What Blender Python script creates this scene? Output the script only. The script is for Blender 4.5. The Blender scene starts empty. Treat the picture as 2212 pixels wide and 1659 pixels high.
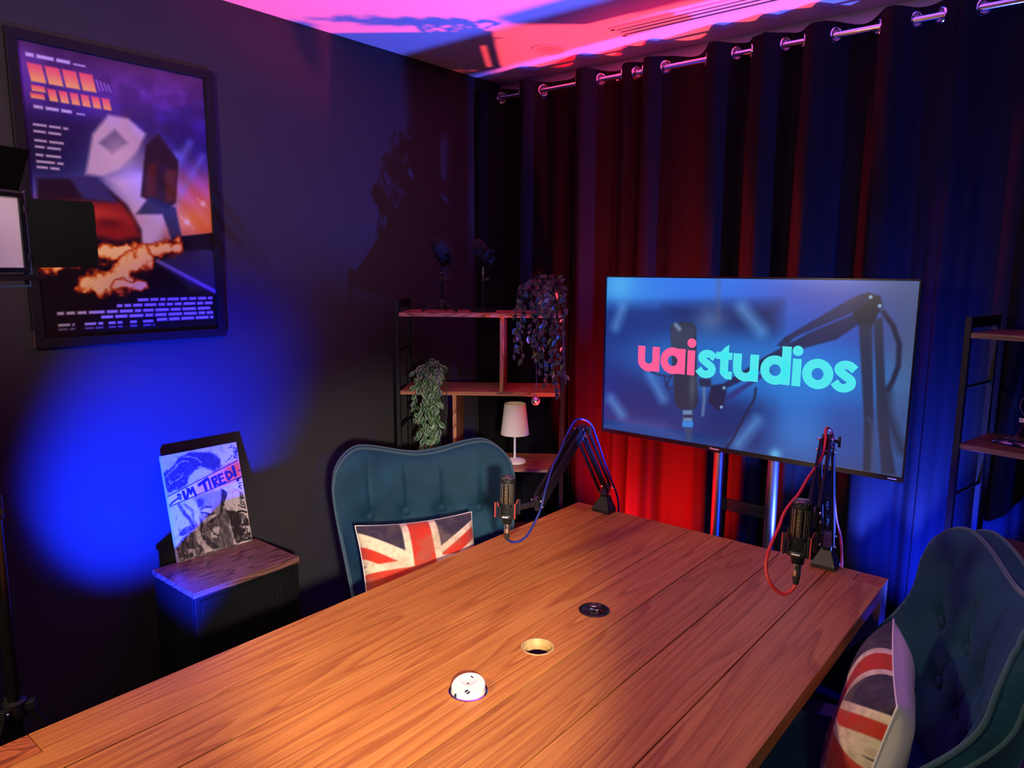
import bpy, bmesh, math, random
import numpy as np
from mathutils import Vector, Matrix
PI = math.pi
S = bpy.context.scene
COL = S.collection

# ------------------------------------------------------------------ camera, world, lights, exposure
F_PX, PITCH, YAW, ROLL = 1567.8, math.radians(8.912), math.radians(39.508), math.radians(0.347)
CAMZ = 1.71
fwd = Vector((-math.sin(YAW)*math.cos(PITCH), math.cos(YAW)*math.cos(PITCH), -math.sin(PITCH)))
rt = Vector((math.cos(YAW), math.sin(YAW), 0))
up = rt.cross(fwd)
r2 = rt*math.cos(ROLL) + up*math.sin(ROLL)
u2 = -rt*math.sin(ROLL) + up*math.cos(ROLL)
cam_d = bpy.data.cameras.new('camera')
cam = bpy.data.objects.new('camera', cam_d); COL.objects.link(cam)
cam_d.sensor_fit = 'HORIZONTAL'; cam_d.sensor_width = 36.0
cam_d.lens = 36.0*F_PX/2212.0
cam_d.clip_start = 0.02
M = Matrix((r2, u2, -fwd)).transposed().to_4x4(); M.translation = Vector((0, 0, CAMZ))
cam.matrix_world = M
S.camera = cam
S.view_settings.view_transform = 'Standard'; S.view_settings.look = 'None'
S.view_settings.exposure = 0.0; S.view_settings.gamma = 1.0; S.view_settings.use_curve_mapping = False

w = bpy.data.worlds.new('world'); S.world = w; w.use_nodes = True
w.node_tree.nodes['Background'].inputs[0].default_value = (0.9, 0.85, 1.0, 1)
w.node_tree.nodes['Background'].inputs[1].default_value = 0.05

def spot(name, loc, target, power, color, angle, blend=0.3, radius=0.03):
    l = bpy.data.lights.new(name, 'SPOT'); l.energy = power; l.color = color
    l.spot_size = math.radians(angle); l.spot_blend = blend; l.shadow_soft_size = radius
    o = bpy.data.objects.new(name, l); COL.objects.link(o); o.location = loc
    o.rotation_euler = (Vector(target) - Vector(loc)).to_track_quat('-Z', 'Y').to_euler()
    return o
# coloured floor uplights in front of the curtain, one blue uplight beside the cabinet, plus added fill lamps
spot('red_uplight', (-1.60, 2.84, 0.40), (-1.50, 2.24, 2.7), 430, (1.0, 0.060, 0.085), 66, 0.25, 0.015)
spot('blue_uplight', (-0.43, 2.80, 0.38), (-1.20, 2.40, 2.7), 470, (0.050, 0.100, 1.0), 90, 0.3, 0.015)
spot('red_wash', (-1.74, 2.60, 0.30), (-1.62, 3.06, 0.80), 950, (1.0, 0.003, 0.004), 94, 1.0, 0.02)  # added lamp, strengthens the red on the lower curtain
spot('blue_wash', (-0.36, 2.56, 0.30), (-0.34, 3.06, 0.78), 950, (0.002, 0.018, 1.0), 80, 1.0, 0.02)  # added lamp, strengthens the blue on the lower curtain
spot('blue_wall_uplight', (-1.76, 0.60, 0.28), (-2.75, 1.20, 0.98), 2500, (0.002, 0.020, 1.0), 42, 1.0, 0.03)
spot('blue_side_uplight', (0.80, 2.00, 0.25), (-0.15, 2.65, 0.60), 120, (0.006, 0.035, 1.0), 84, 0.7, 0.04)
spot('blue_back_fill', (0.66, 2.84, 0.25), (-0.25, 3.00, 0.85), 150, (0.003, 0.022, 1.0), 100, 0.8, 0.03)  # added unseen lamp to brighten the curtain behind the right shelf
# warm video lights: one unseen at the left, off the stand, one just right of the camera
spot('left_key', (-1.65, -0.45, 2.00), (-1.05, 1.00, 0.85), 118, (1.0, 0.75, 0.44), 108, 1.0, 0.10)  # unseen lamp, placed for the falloff along the table
spot('right_key', (0.30, -0.05, 1.62), (-2.06, 1.797, 0.54), 400, (1.0, 0.87, 0.70), 32, 0.7, 0.05)
spot('right_fill', (0.36, -0.10, 1.70), (-0.30, 1.90, 0.62), 34, (1.0, 0.90, 0.80), 44, 1.0, 0.08)  # added weak fill for the right chair and its seat
# added soft fill behind the camera, brightens the poster and upper left wall
spot('wall_fill', (-0.9, -0.9, 2.3), (-2.75, 1.05, 2.05), 210, (1.0, 0.76, 0.74), 40, 1.0, 0.20)

# ------------------------------------------------------------------ helpers
def srgb(r, g, b):
    def f(c):
        c /= 255.0
        return c/12.92 if c <= 0.04045 else ((c+0.055)/1.055)**2.4
    return (f(r), f(g), f(b), 1.0)

MATS = {}
def mat(name, col, rough=0.5, metal=0.0, spec=0.5, sheen=0.0, coat=0.0, emis=None, estr=1.0, trans=0.0, bump=0.0, bscale=200.0):
    m = bpy.data.materials.new(name); m.use_nodes = True
    nt = m.node_tree; b = nt.nodes['Principled BSDF']
    b.inputs['Base Color'].default_value = col
    b.inputs['Roughness'].default_value = rough
    b.inputs['Metallic'].default_value = metal
    b.inputs['Specular IOR Level'].default_value = spec
    b.inputs['Sheen Weight'].default_value = sheen
    b.inputs['Coat Weight'].default_value = coat
    b.inputs['Transmission Weight'].default_value = trans
    if emis is not None:
        b.inputs['Emission Color'].default_value = emis
        b.inputs['Emission Strength'].default_value = estr
    tc = nt.nodes.new('ShaderNodeTexCoord')
    n = nt.nodes.new('ShaderNodeTexNoise'); n.inputs['Scale'].default_value = bscale; n.inputs['Detail'].default_value = 3
    nt.links.new(tc.outputs['Object'], n.inputs['Vector'])
    if bump > 0:
        bp = nt.nodes.new('ShaderNodeBump'); bp.inputs['Strength'].default_value = bump; bp.inputs['Distance'].default_value = 0.002
        nt.links.new(n.outputs['Fac'], bp.inputs['Height']); nt.links.new(bp.outputs['Normal'], b.inputs['Normal'])
    MATS[name] = m
    return m

def noise_col(m, c1, c2, scale=(8, 8, 8), lo=0.35, hi=0.65, detail=4, rand=False, rough_to=None):
    nt = m.node_tree; b = nt.nodes['Principled BSDF']
    tc = nt.nodes.new('ShaderNodeTexCoord'); mp = nt.nodes.new('ShaderNodeMapping')
    mp.inputs['Scale'].default_value = scale
    nt.links.new(tc.outputs['Object'], mp.inputs['Vector'])
    vec = mp.outputs['Vector']
    if rand:
        oi = nt.nodes.new('ShaderNodeObjectInfo'); ml = nt.nodes.new('ShaderNodeMath'); ml.operation = 'MULTIPLY'
        ml.inputs[1].default_value = 37.0; nt.links.new(oi.outputs['Random'], ml.inputs[0])
        ad = nt.nodes.new('ShaderNodeVectorMath'); ad.operation = 'ADD'
        nt.links.new(vec, ad.inputs[0]); nt.links.new(ml.outputs[0], ad.inputs[1]); vec = ad.outputs[0]
    n = nt.nodes.new('ShaderNodeTexNoise'); n.inputs['Scale'].default_value = 1.0; n.inputs['Detail'].default_value = detail
    nt.links.new(vec, n.inputs['Vector'])
    r = nt.nodes.new('ShaderNodeValToRGB')
    r.color_ramp.elements[0].position = lo; r.color_ramp.elements[0].color = c1
    r.color_ramp.elements[1].position = hi; r.color_ramp.elements[1].color = c2
    nt.links.new(n.outputs['Fac'], r.inputs['Fac']); nt.links.new(r.outputs['Color'], b.inputs['Base Color'])
    return m

def wood(name, light, mid, dark, ax='Y', ring=26.0, sc=(5.5, 0.55, 5.5), rough=0.38, fine=0.35, coat=0.0):
    """plain-sawn timber: iso-lines of stretched noise make the cathedral figure, a second noise the pores"""
    m = bpy.data.materials.new(name); m.use_nodes = True
    nt = m.node_tree; N = nt.nodes; L = nt.links; b = N['Principled BSDF']
    b.inputs['Roughness'].default_value = rough; b.inputs['Coat Weight'].default_value = coat
    tc = N.new('ShaderNodeTexCoord'); mp = N.new('ShaderNodeMapping')
    s = sc if ax == 'Y' else ((sc[1], sc[0], sc[2]) if ax == 'X' else (sc[0], sc[2], sc[1]))
    mp.inputs['Scale'].default_value = s
    L.new(tc.outputs['Object'], mp.inputs['Vector'])
    oi = N.new('ShaderNodeObjectInfo'); ml = N.new('ShaderNodeMath'); ml.operation = 'MULTIPLY'; ml.inputs[1].default_value = 61.0
    L.new(oi.outputs['Random'], ml.inputs[0])
    ad = N.new('ShaderNodeVectorMath'); ad.operation = 'ADD'; L.new(mp.outputs['Vector'], ad.inputs[0]); L.new(ml.outputs[0], ad.inputs[1])
    n1 = N.new('ShaderNodeTexNoise'); n1.inputs['Scale'].default_value = 1.0; n1.inputs['Detail'].default_value = 2.0; n1.inputs['Distortion'].default_value = 0.25
    L.new(ad.outputs[0], n1.inputs['Vector'])
    m1 = N.new('ShaderNodeMath'); m1.operation = 'MULTIPLY'; m1.inputs[1].default_value = ring; L.new(n1.outputs['Fac'], m1.inputs[0])
    m2 = N.new('ShaderNodeMath'); m2.operation = 'FRACT'; L.new(m1.outputs[0], m2.inputs[0])
    mp2 = N.new('ShaderNodeMapping'); k = 260.0
    mp2.inputs['Scale'].default_value = (k, 5, k) if ax == 'Y' else ((5, k, k) if ax == 'X' else (k, k, 5))
    L.new(tc.outputs['Object'], mp2.inputs['Vector'])
    n2 = N.new('ShaderNodeTexNoise'); n2.inputs['Scale'].default_value = 1.0; n2.inputs['Detail'].default_value = 3.0
    L.new(mp2.outputs['Vector'], n2.inputs['Vector'])
    r = N.new('ShaderNodeValToRGB'); e = r.color_ramp.elements
    e[0].position = 0.0; e[0].color = light; e[1].position = 1.0; e[1].color = mid
    q = e.new(0.72); q.color = mid; q = e.new(0.90); q.color = dark
    L.new(m2.outputs[0], r.inputs['Fac'])
    mx = N.new('ShaderNodeMixRGB'); mx.blend_type = 'MULTIPLY'; mx.inputs['Fac'].default_value = fine
    L.new(r.outputs['Color'], mx.inputs[1])
    r2_ = N.new('ShaderNodeValToRGB'); r2_.color_ramp.elements[0].position = 0.35; r2_.color_ramp.elements[1].position = 0.6
    r2_.color_ramp.elements[0].color = (0.35, 0.25, 0.2, 1); r2_.color_ramp.elements[1].color = (1, 1, 1, 1)
    L.new(n2.outputs['Fac'], r2_.inputs['Fac']); L.new(r2_.outputs['Color'], mx.inputs[2])
    # a slow drift of tone from plank to plank
    hv = N.new('ShaderNodeHueSaturation'); mr = N.new('ShaderNodeMapRange'); mr.inputs['To Min'].default_value = 0.88; mr.inputs['To Max'].default_value = 1.12
    L.new(oi.outputs['Random'], mr.inputs['Value']); L.new(mr.outputs[0], hv.inputs['Value']); L.new(mx.outputs[0], hv.inputs['Color'])
    L.new(hv.outputs['Color'], b.inputs['Base Color'])
    bp = N.new('ShaderNodeBump'); bp.inputs['Strength'].default_value = 0.12; bp.inputs['Distance'].default_value = 0.001
    L.new(n2.outputs['Fac'], bp.inputs['Height']); L.new(bp.outputs['Normal'], b.inputs['Normal'])
    MATS[name] = m
    return m

class MB:
    def __init__(s): s.v = []; s.f = []
    def add(s, vs, fs):
        o = len(s.v); s.v += [tuple(p) for p in vs]; s.f += [tuple(i+o for i in f) for f in fs]; return s
    def box(s, x0, x1, y0, y1, z0, z1):
        return s.add([(x0,y0,z0),(x1,y0,z0),(x1,y1,z0),(x0,y1,z0),(x0,y0,z1),(x1,y0,z1),(x1,y1,z1),(x0,y1,z1)],
                     [(0,3,2,1),(4,5,6,7),(0,1,5,4),(1,2,6,5),(2,3,7,6),(3,0,4,7)])
    def bar(s, p0, p1, w, h, upv=(0,0,1)):
        p0 = Vector(p0); p1 = Vector(p1); d = (p1-p0).normalized(); u = Vector(upv)
        a = d.cross(u)
        if a.length < 1e-4: a = d.cross(Vector((1,0,0)))
        a.normalize(); b = a.cross(d).normalized()
        vs = []
        for p in (p0, p1):
            for i, j in ((-1,-1),(1,-1),(1,1),(-1,1)): vs.append(p + a*(w/2*i) + b*(h/2*j))
        return s.add(vs, [(0,1,2,3),(7,6,5,4),(0,4,5,1),(1,5,6,2),(2,6,7,3),(3,7,4,0)])
    def tube(s, pts, r, n=10, caps=True):
        pts = [Vector(p) for p in pts]; rs = r if isinstance(r, (list, tuple)) else [r]*len(pts)
        t0 = (pts[1]-pts[0]).normalized(); a = t0.cross(Vector((0,0,1)))
        if a.length < 1e-3: a = t0.cross(Vector((1,0,0)))
        a.normalize(); vs = []; fs = []
        for i, p in enumerate(pts):
            t = (pts[min(i+1, len(pts)-1)] - pts[max(i-1, 0)])
            if t.length < 1e-9: t = t0.copy()
            t.normalize(); a = (a - t*a.dot(t))
            if a.length < 1e-6: a = t.orthogonal()
            a.normalize(); b = t.cross(a)
            for k in range(n):
                th = 2*PI*k/n; vs.append(p + (a*math.cos(th) + b*math.sin(th))*rs[i])
        for i in range(len(pts)-1):
            for k in range(n):
                k2 = (k+1) % n; fs.append((i*n+k, i*n+k2, (i+1)*n+k2, (i+1)*n+k))
        if caps:
            fs.append(tuple(range(n-1, -1, -1))); fs.append(tuple((len(pts)-1)*n+k for k in range(n)))
        return s.add(vs, fs)
    def lathe(s, prof, n=28, c=(0,0,0), axis=None, close=True):
        """prof: list of (radius, height)"""
        ax = Vector(axis).normalized() if axis is not None else Vector((0,0,1))
        a = ax.orthogonal().normalized() if axis is not None else Vector((1,0,0)); b = ax.cross(a)
        c = Vector(c); vs = []; fs = []
        for r, h in prof:
            for k in range(n):
                th = 2*PI*k/n; vs.append(c + ax*h + (a*math.cos(th) + b*math.sin(th))*r)
        for i in range(len(prof)-1):
            for k in range(n):
                k2 = (k+1) % n; fs.append((i*n+k, i*n+k2, (i+1)*n+k2, (i+1)*n+k))
        if close:
            if prof[0][0] > 1e-6: fs.append(tuple(range(n-1, -1, -1)))
            if prof[-1][0] > 1e-6: fs.append(tuple((len(prof)-1)*n+k for k in range(n)))
        return s.add(vs, fs)
    def sphere(s, c, r, n=16, m=10, sq=(1,1,1)):
        c = Vector(c); vs = []; fs = []
        for i in range(m+1):
            ph = PI*i/m
            for k in range(n):
                th = 2*PI*k/n
                vs.append(c + Vector((r*sq[0]*math.sin(ph)*math.cos(th), r*sq[1]*math.sin(ph)*math.sin(th), r*sq[2]*math.cos(ph))))
        for i in range(m):
            for k in range(n):
                k2 = (k+1) % n; fs.append((i*n+k, (i+1)*n+k, (i+1)*n+k2, i*n+k2))
        return s.add(vs, fs)
    def torus(s, c, R, r, axis=(0,0,1), n=24, m=8):
        ax = Vector(axis).normalized(); a = ax.orthogonal().normalized(); b = ax.cross(a); c = Vector(c)
        vs = []; fs = []
        for i in range(n):
            th = 2*PI*i/n; d = a*math.cos(th) + b*math.sin(th)
            for k in range(m):
                ph = 2*PI*k/m; vs.append(c + d*(R + r*math.cos(ph)) + ax*(r*math.sin(ph)))
        for i in range(n):
            for k in range(m):
                i2 = (i+1) % n; k2 = (k+1) % m; fs.append((i*m+k, i2*m+k, i2*m+k2, i*m+k2))
        return s.add(vs, fs)
    def grid(s, fn, nu, nv, closed_u=False):
        vs = [fn(i/(nu if closed_u else nu-1), j/(nv-1)) for j in range(nv) for i in range(nu)]
        fs = []
        for j in range(nv-1):
            for i in range(nu if closed_u else nu-1):
                i2 = (i+1) % nu; fs.append((j*nu+i, j*nu+i2, (j+1)*nu+i2, (j+1)*nu+i))
        return s.add(vs, fs)
    def prism(s, poly, z0, z1):
        n = len(poly)
        return s.add([(x,y,z0) for x,y in poly] + [(x,y,z1) for x,y in poly],
                     [tuple(range(n-1,-1,-1)), tuple(range(n,2*n))] + [(i,(i+1)%n,n+(i+1)%n,n+i) for i in range(n)])
    def xf(s, m):
        s.v = [tuple(m @ Vector(p)) for p in s.v]; return s

def obj(name, mb, m, parent=None, smooth=35, bevel=0.0, fix=True):
    me = bpy.data.meshes.new(name); me.from_pydata(mb.v, [], mb.f); me.update()
    if fix:
        bm = bmesh.new(); bm.from_mesh(me); bmesh.ops.recalc_face_normals(bm, faces=bm.faces); bm.to_mesh(me); bm.free()
    if smooth:
        me.shade_smooth()
        me.set_sharp_from_angle(angle=math.radians(smooth))
    me.materials.append(MATS[m] if isinstance(m, str) else m)
    o = bpy.data.objects.new(name, me); COL.objects.link(o)
    if parent is not None: o.parent = parent
    if bevel > 0:
        bv = o.modifiers.new('bevel', 'BEVEL'); bv.width = bevel; bv.segments = 2; bv.limit_method = 'ANGLE'; bv.angle_limit = math.radians(40)
    return o

def thing(name, label, cat, loc=(0,0,0), rotz=0.0, group=None):
    o = bpy.data.objects.new(name, None); COL.objects.link(o); o.empty_display_size = 0.05
    o.location = loc; o.rotation_euler = (0, 0, rotz); o['label'] = label; o['category'] = cat
    if group: o['group'] = group
    return o
def tag(o, label, cat, group=None):
    o['label'] = label; o['category'] = cat
    if group: o['group'] = group
    return o
def struct(name, mb, m, smooth=0):
    o = obj(name, mb, m, None, smooth); o['kind'] = 'structure'; return o

# ---- painting tools: flat prints and screen pictures become per-vertex colour on a fine grid
def lin(c):
    c = np.asarray(c, float)/255.0
    return np.where(c <= 0.04045, c/12.92, ((c+0.055)/1.055)**2.4)
class Art:
    def __init__(s, nx, ny, wx, wy, H=None):
        s.nx, s.ny, s.wx, s.wy = nx, ny, wx, wy
        u, v = np.meshgrid(np.linspace(0, wx, nx), np.linspace(0, wy, ny)); s.U, s.V = u, v
        s.img = np.zeros((ny, nx, 3)); s.H = H
        s.k = 1.0
    def p(s, pts):
        if s.H is None: return np.asarray(pts, float)
        h = np.array(list(s.H)).reshape(3, 3); q = np.asarray(pts, float); q = np.c_[q, np.ones(len(q))] @ h.T
        return q[:, :2]/q[:, 2:]
    def mix(s, m, col):
        m = np.clip(m, 0, 1)[..., None]; s.img = s.img*(1-m) + np.asarray(col, float)*m
    def poly(s, pts, col, soft=0.004, a=1.0, raw=False):
        P = np.asarray(pts, float) if raw else s.p(pts); inside = np.zeros(s.U.shape, bool); d = np.full(s.U.shape, 9.0)
        for (x0, y0), (x1, y1) in zip(P, np.roll(P, -1, 0)):
            c = ((y0 > s.V) != (y1 > s.V)); xx = (x1-x0)*(s.V-y0)/((y1-y0) if abs(y1-y0) > 1e-12 else 1e-12) + x0
            inside ^= c & (s.U < xx); d = np.minimum(d, s.segd((x0, y0), (x1, y1)))
        sd = np.where(inside, d, -d); soft = max(0.003, soft*s.k); s.mix(a*np.clip(sd/soft*0.5+0.5, 0, 1), col)
    def segd(s, a, b):
        ax, ay = a; bx, by = b; dx, dy = bx-ax, by-ay; L = dx*dx+dy*dy + 1e-12
        t = np.clip(((s.U-ax)*dx + (s.V-ay)*dy)/L, 0, 1)
        return np.hypot(s.U-ax-t*dx, s.V-ay-t*dy)
    def line(s, pts, w, col, soft=0.003, a=1.0, raw=False):
        P = np.asarray(pts, float) if raw else s.p(pts); d = np.full(s.U.shape, 9.0)
        for q0, q1 in zip(P[:-1], P[1:]): d = np.minimum(d, s.segd(q0, q1))
        soft = max(0.003, soft*s.k); s.mix(a*np.clip((w/2-d)/soft*0.5+0.5, 0, 1), col)
    def blob(s, c, rx, ry, col, a=1.0, ang=0.0, pw=1.0, raw=False):
        cx, cy = c if raw else s.p([c])[0]; x = s.U-cx; y = s.V-cy; ca, sa = math.cos(ang), math.sin(ang)
        q = ((x*ca+y*sa)/rx)**2 + ((-x*sa+y*ca)/ry)**2
        s.mix(a*np.exp(-q**pw), col)
    def noise(s, fx, fy, octv=4, seed=0):
        rg = np.random.RandomState(seed); out = np.zeros(s.U.shape); amp = 1.0; tot = 0
        for o in range(octv):
            gx, gy = max(2, int(fx*2**o)+2), max(2, int(fy*2**o)+2); g = rg.rand(gy, gx)
            x = np.clip(s.U/s.wx, 0, 1)*(gx-1.001); y = np.clip(s.V/s.wy, 0, 1)*(gy-1.001); xi = x.astype(int); yi = y.astype(int); tx = x-xi; ty = y-yi
            tx = tx*tx*(3-2*tx); ty = ty*ty*(3-2*ty)
            out += amp*((g[yi, xi]*(1-tx)+g[yi, xi+1]*tx)*(1-ty) + (g[yi+1, xi]*(1-tx)+g[yi+1, xi+1]*tx)*ty); tot += amp; amp *= 0.5
        return out/tot
    def mesh(s, name, place, material, parent):
        """place(u,v) -> local point, u in 0..wx, v in 0..wy"""
        nx, ny = s.nx, s.ny
        o0 = np.array(place(0, 0)); ex = (np.array(place(s.wx, 0))-o0)/s.wx; ey = (np.array(place(0, s.wy))-o0)/s.wy
        co = o0 + s.U.reshape(-1, 1)*ex + s.V.reshape(-1, 1)*ey
        i = np.arange(nx*ny).reshape(ny, nx)
        f = np.stack([i[:-1, :-1], i[:-1, 1:], i[1:, 1:], i[1:, :-1]], -1).reshape(-1, 4)
        me = bpy.data.meshes.new(name)
        me.vertices.add(len(co)); me.vertices.foreach_set('co', co.astype(np.float32).ravel())
        me.loops.add(f.size); me.loops.foreach_set('vertex_index', f.astype(np.int32).ravel())
        me.polygons.add(len(f)); me.polygons.foreach_set('loop_start', (np.arange(len(f))*4).astype(np.int32))
        me.update(calc_edges=True); me.validate()
        at = me.color_attributes.new('print', 'FLOAT_COLOR', 'POINT')
        c = np.ones((nx*ny, 4), np.float32); c[:, :3] = lin(np.clip(s.img, 0, 255)).reshape(-1, 3)
        at.data.foreach_set('color', c.ravel())
        me.materials.append(material)
        o = bpy.data.objects.new(name, me); COL.objects.link(o)
        if parent: o.parent = parent
        return o
def print_mat(name, rough=0.5, emit=0.0, coat=0.0, spec=0.5):
    m = bpy.data.materials.new(name); m.use_nodes = True; nt = m.node_tree; b = nt.nodes['Principled BSDF']
    a = nt.nodes.new('ShaderNodeVertexColor'); a.layer_name = 'print'
    b.inputs['Roughness'].default_value = rough; b.inputs['Coat Weight'].default_value = coat; b.inputs['Specular IOR Level'].default_value = spec
    if emit > 0:
        b.inputs['Base Color'].default_value = (0.01, 0.01, 0.01, 1)
        nt.links.new(a.outputs['Color'], b.inputs['Emission Color']); b.inputs['Emission Strength'].default_value = emit
    else: nt.links.new(a.outputs['Color'], b.inputs['Base Color'])
    return m
def text_mesh(name, body, size, loc, parent, m, align='LEFT', offset=0.0004):
    cu = bpy.data.curves.new(name, 'FONT'); cu.body = body; cu.size = size; cu.align_x = align; cu.extrude = 0.0001; cu.offset = offset
    tmp = bpy.data.objects.new(name, cu); COL.objects.link(tmp)
    me = bpy.data.meshes.new_from_object(tmp.evaluated_get(bpy.context.evaluated_depsgraph_get())); me.name = name
    bpy.data.objects.remove(tmp); me.materials.clear(); me.materials.append(MATS[m])
    o = bpy.data.objects.new(name, me); COL.objects.link(o); o.parent = parent; o.location = loc; o.rotation_euler = (PI/2, 0, 0); return o
def smooth_path(pts, n=6):
    P = [Vector(p) for p in pts]; P = [P[0]*2-P[1]] + P + [P[-1]*2-P[-2]]; out = []
    for i in range(1, len(P)-2):
        for k in range(n):
            q = k/n; a, b, c, d = P[i-1], P[i], P[i+1], P[i+2]
            out.append(0.5*((2*b) + (c-a)*q + (2*a-5*b+4*c-d)*q*q + (3*b-a-3*c+d)*q**3))
    return out + [P[-2]]
def sm(x): x = min(1.0, max(0.0, x)); return x*x*(3-2*x)

# ------------------------------------------------------------------ materials
mat('wall_charcoal', (0.034, 0.031, 0.034, 1), 0.8, 0, 0.25, bump=0.05, bscale=300)
mat('wall_white', (0.85, 0.85, 0.82, 1), 0.7, bump=0.05)
mat('ceiling_white', (0.80, 0.80, 0.80, 1), 0.85, bump=0.04)
noise_col(mat('carpet', (0.05, 0.05, 0.055, 1), 0.95, bump=0.6, bscale=700), (0.03,0.03,0.035,1), (0.07,0.07,0.075,1), (150,150,150))
mat('black_metal', (0.010, 0.010, 0.011, 1), 0.5, 0.0, 0.18, bump=0.02)
mat('black_plastic', (0.014, 0.014, 0.015, 1), 0.5)
mat('black_gloss', (0.010, 0.010, 0.011, 1), 0.16)
mat('black_rubber', (0.010, 0.010, 0.010, 1), 0.75)
mat('foam_black', (0.008, 0.008, 0.009, 1), 0.95, bump=0.5, bscale=900)
mat('post_metal', (0.42, 0.42, 0.44, 1), 0.34, 1.0)
mat('chrome', (0.75, 0.73, 0.74, 1), 0.16, 1.0)
mat('steel', (0.62, 0.58, 0.52, 1), 0.28, 1.0)
mat('white_plastic', (0.62, 0.61, 0.58, 1), 0.35)
mat('white_paint', (0.82, 0.80, 0.76, 1), 0.45)
mat('lamp_white', (0.80, 0.78, 0.70, 1), 0.7, bump=0.05)
mat('cable_blue', (0.012, 0.022, 0.20, 1), 0.45)
mat('cable_red', (0.62, 0.03, 0.03, 1), 0.45)
mat('elastic_red', (0.65, 0.05, 0.04, 1), 0.6)
mat('red_card', (0.35, 0.02, 0.02, 1), 0.5)
mat('dark_slot', (0.006, 0.006, 0.006, 1), 0.9)
mat('white_ink', (0.8, 0.8, 0.8, 1), 0.6)
mat('pot_cream', (0.45, 0.42, 0.36, 1), 0.6, bump=0.1)
mat('barn_door', (0.006, 0.007, 0.007, 1), 0.9, 0, 0.08)
mat('cabinet_black', (0.006, 0.006, 0.007, 1), 0.5, 0, 0.25)
mat('diffuser', (0.72, 0.70, 0.70, 1), 0.4)
mat('stem_green', (0.03, 0.05, 0.02, 1), 0.6)
mat('curtain_fabric', (0.0098, 0.0094, 0.0104, 1), 0.92, 0, 0.02, bump=0.25, bscale=900)
wood('oak', srgb(194,127,62), srgb(183,112,51), srgb(164,94,42), 'Y', 19.0, (6.0, 0.36, 6.0), 0.42, 0.42)
wood('oak_end', srgb(190,104,54), srgb(170,88,44), srgb(120,56,24), 'Y', 30.0, (9.0, 2.5, 9.0), 0.5, 0.3)
wood('oak_leg', srgb(150,88,45), srgb(135,76,38), srgb(95,50,22), 'Z', 22.0, (6.0, 0.6, 6.0), 0.5, 0.4)
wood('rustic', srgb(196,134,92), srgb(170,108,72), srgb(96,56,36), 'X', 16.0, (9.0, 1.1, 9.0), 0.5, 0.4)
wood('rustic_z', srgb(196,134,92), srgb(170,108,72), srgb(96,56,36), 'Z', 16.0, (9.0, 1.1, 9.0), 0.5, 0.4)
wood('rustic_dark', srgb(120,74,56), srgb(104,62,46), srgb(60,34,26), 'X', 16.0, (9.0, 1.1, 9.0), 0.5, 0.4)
wood('walnut', srgb(150,104,92), srgb(124,84,74), srgb(70,44,40), 'Y', 14.0, (9.0, 1.6, 9.0), 0.32, 0.4)
mat('raw_wood', srgb(236,200,130), 0.7, bump=0.3, bscale=200)
noise_col(MATS['raw_wood'], srgb(205,175,120), srgb(175,135,78), (60,60,25))
noise_col(mat('velvet', (0.02,0.09,0.13,1), 0.72, 0, 0.25, sheen=0.16, bump=0.15, bscale=500), (0.003,0.028,0.056,1), (0.006,0.048,0.085,1), (9,9,9), 0.3, 0.7)
MATS['velvet'].node_tree.nodes['Principled BSDF'].inputs['Sheen Tint'].default_value = (0.25, 0.6, 0.8, 1)
mat('velvet_piping', (0.012, 0.06, 0.085, 1), 0.7, sheen=0.4)
mat('linen_white', (0.72, 0.66, 0.62, 1), 0.9, bump=0.3, bscale=600)
# microphone grille: woven wire, bright crossings over a dark gauze
def grille(name, sc=1.0):
    m = mat(name, (0.02, 0.02, 0.02, 1), 0.35, 0.6); nt = m.node_tree; b = nt.nodes['Principled BSDF']; N = nt.nodes; L = nt.links
    tc = N.new('ShaderNodeTexCoord'); mp = N.new('ShaderNodeMapping'); mp.inputs['Rotation'].default_value = (0, 0, 0); mp.inputs['Scale'].default_value = (260*sc, 260*sc, 260*sc)
    L.new(tc.outputs['UV'], mp.inputs['Vector'])
    vo = N.new('ShaderNodeTexVoronoi'); vo.inputs['Scale'].default_value = 1.0; vo.inputs['Randomness'].default_value = 0.15
    L.new(tc.outputs['Object'], mp.inputs['Vector']); L.new(mp.outputs['Vector'], vo.inputs['Vector'])
    r = N.new('ShaderNodeValToRGB'); r.color_ramp.elements[0].position = 0.22; r.color_ramp.elements[0].color = (0.75, 0.66, 0.5, 1)
    r.color_ramp.elements[1].position = 0.42; r.color_ramp.elements[1].color = (0.01, 0.01, 0.01, 1)
    L.new(vo.outputs['Distance'], r.inputs['Fac']); L.new(r.outputs['Color'], b.inputs['Base Color'])
    return m
grille('mic_grille')
# leaves: dark green with a paler margin carried on the mesh's own outline (vertex colour)
def leaf_mat(name, c_in, c_out):
    m = bpy.data.materials.new(name); m.use_nodes = True; nt = m.node_tree; b = nt.nodes['Principled BSDF']; N = nt.nodes; L = nt.links
    a = N.new('ShaderNodeVertexColor'); a.layer_name = 'edge'
    mx = N.new('ShaderNodeMixRGB'); mx.inputs[1].default_value = c_in; mx.inputs[2].default_value = c_out
    L.new(a.outputs['Color'], mx.inputs[0]); L.new(mx.outputs[0], b.inputs['Base Color']); b.inputs['Roughness'].default_value = 0.42
    MATS[name] = m
leaf_mat('leaf_varied', (0.010, 0.060, 0.016, 1), (0.30, 0.46, 0.25, 1))
leaf_mat('leaf_dark', (0.014, 0.024, 0.012, 1), (0.050, 0.062, 0.040, 1))

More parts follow.
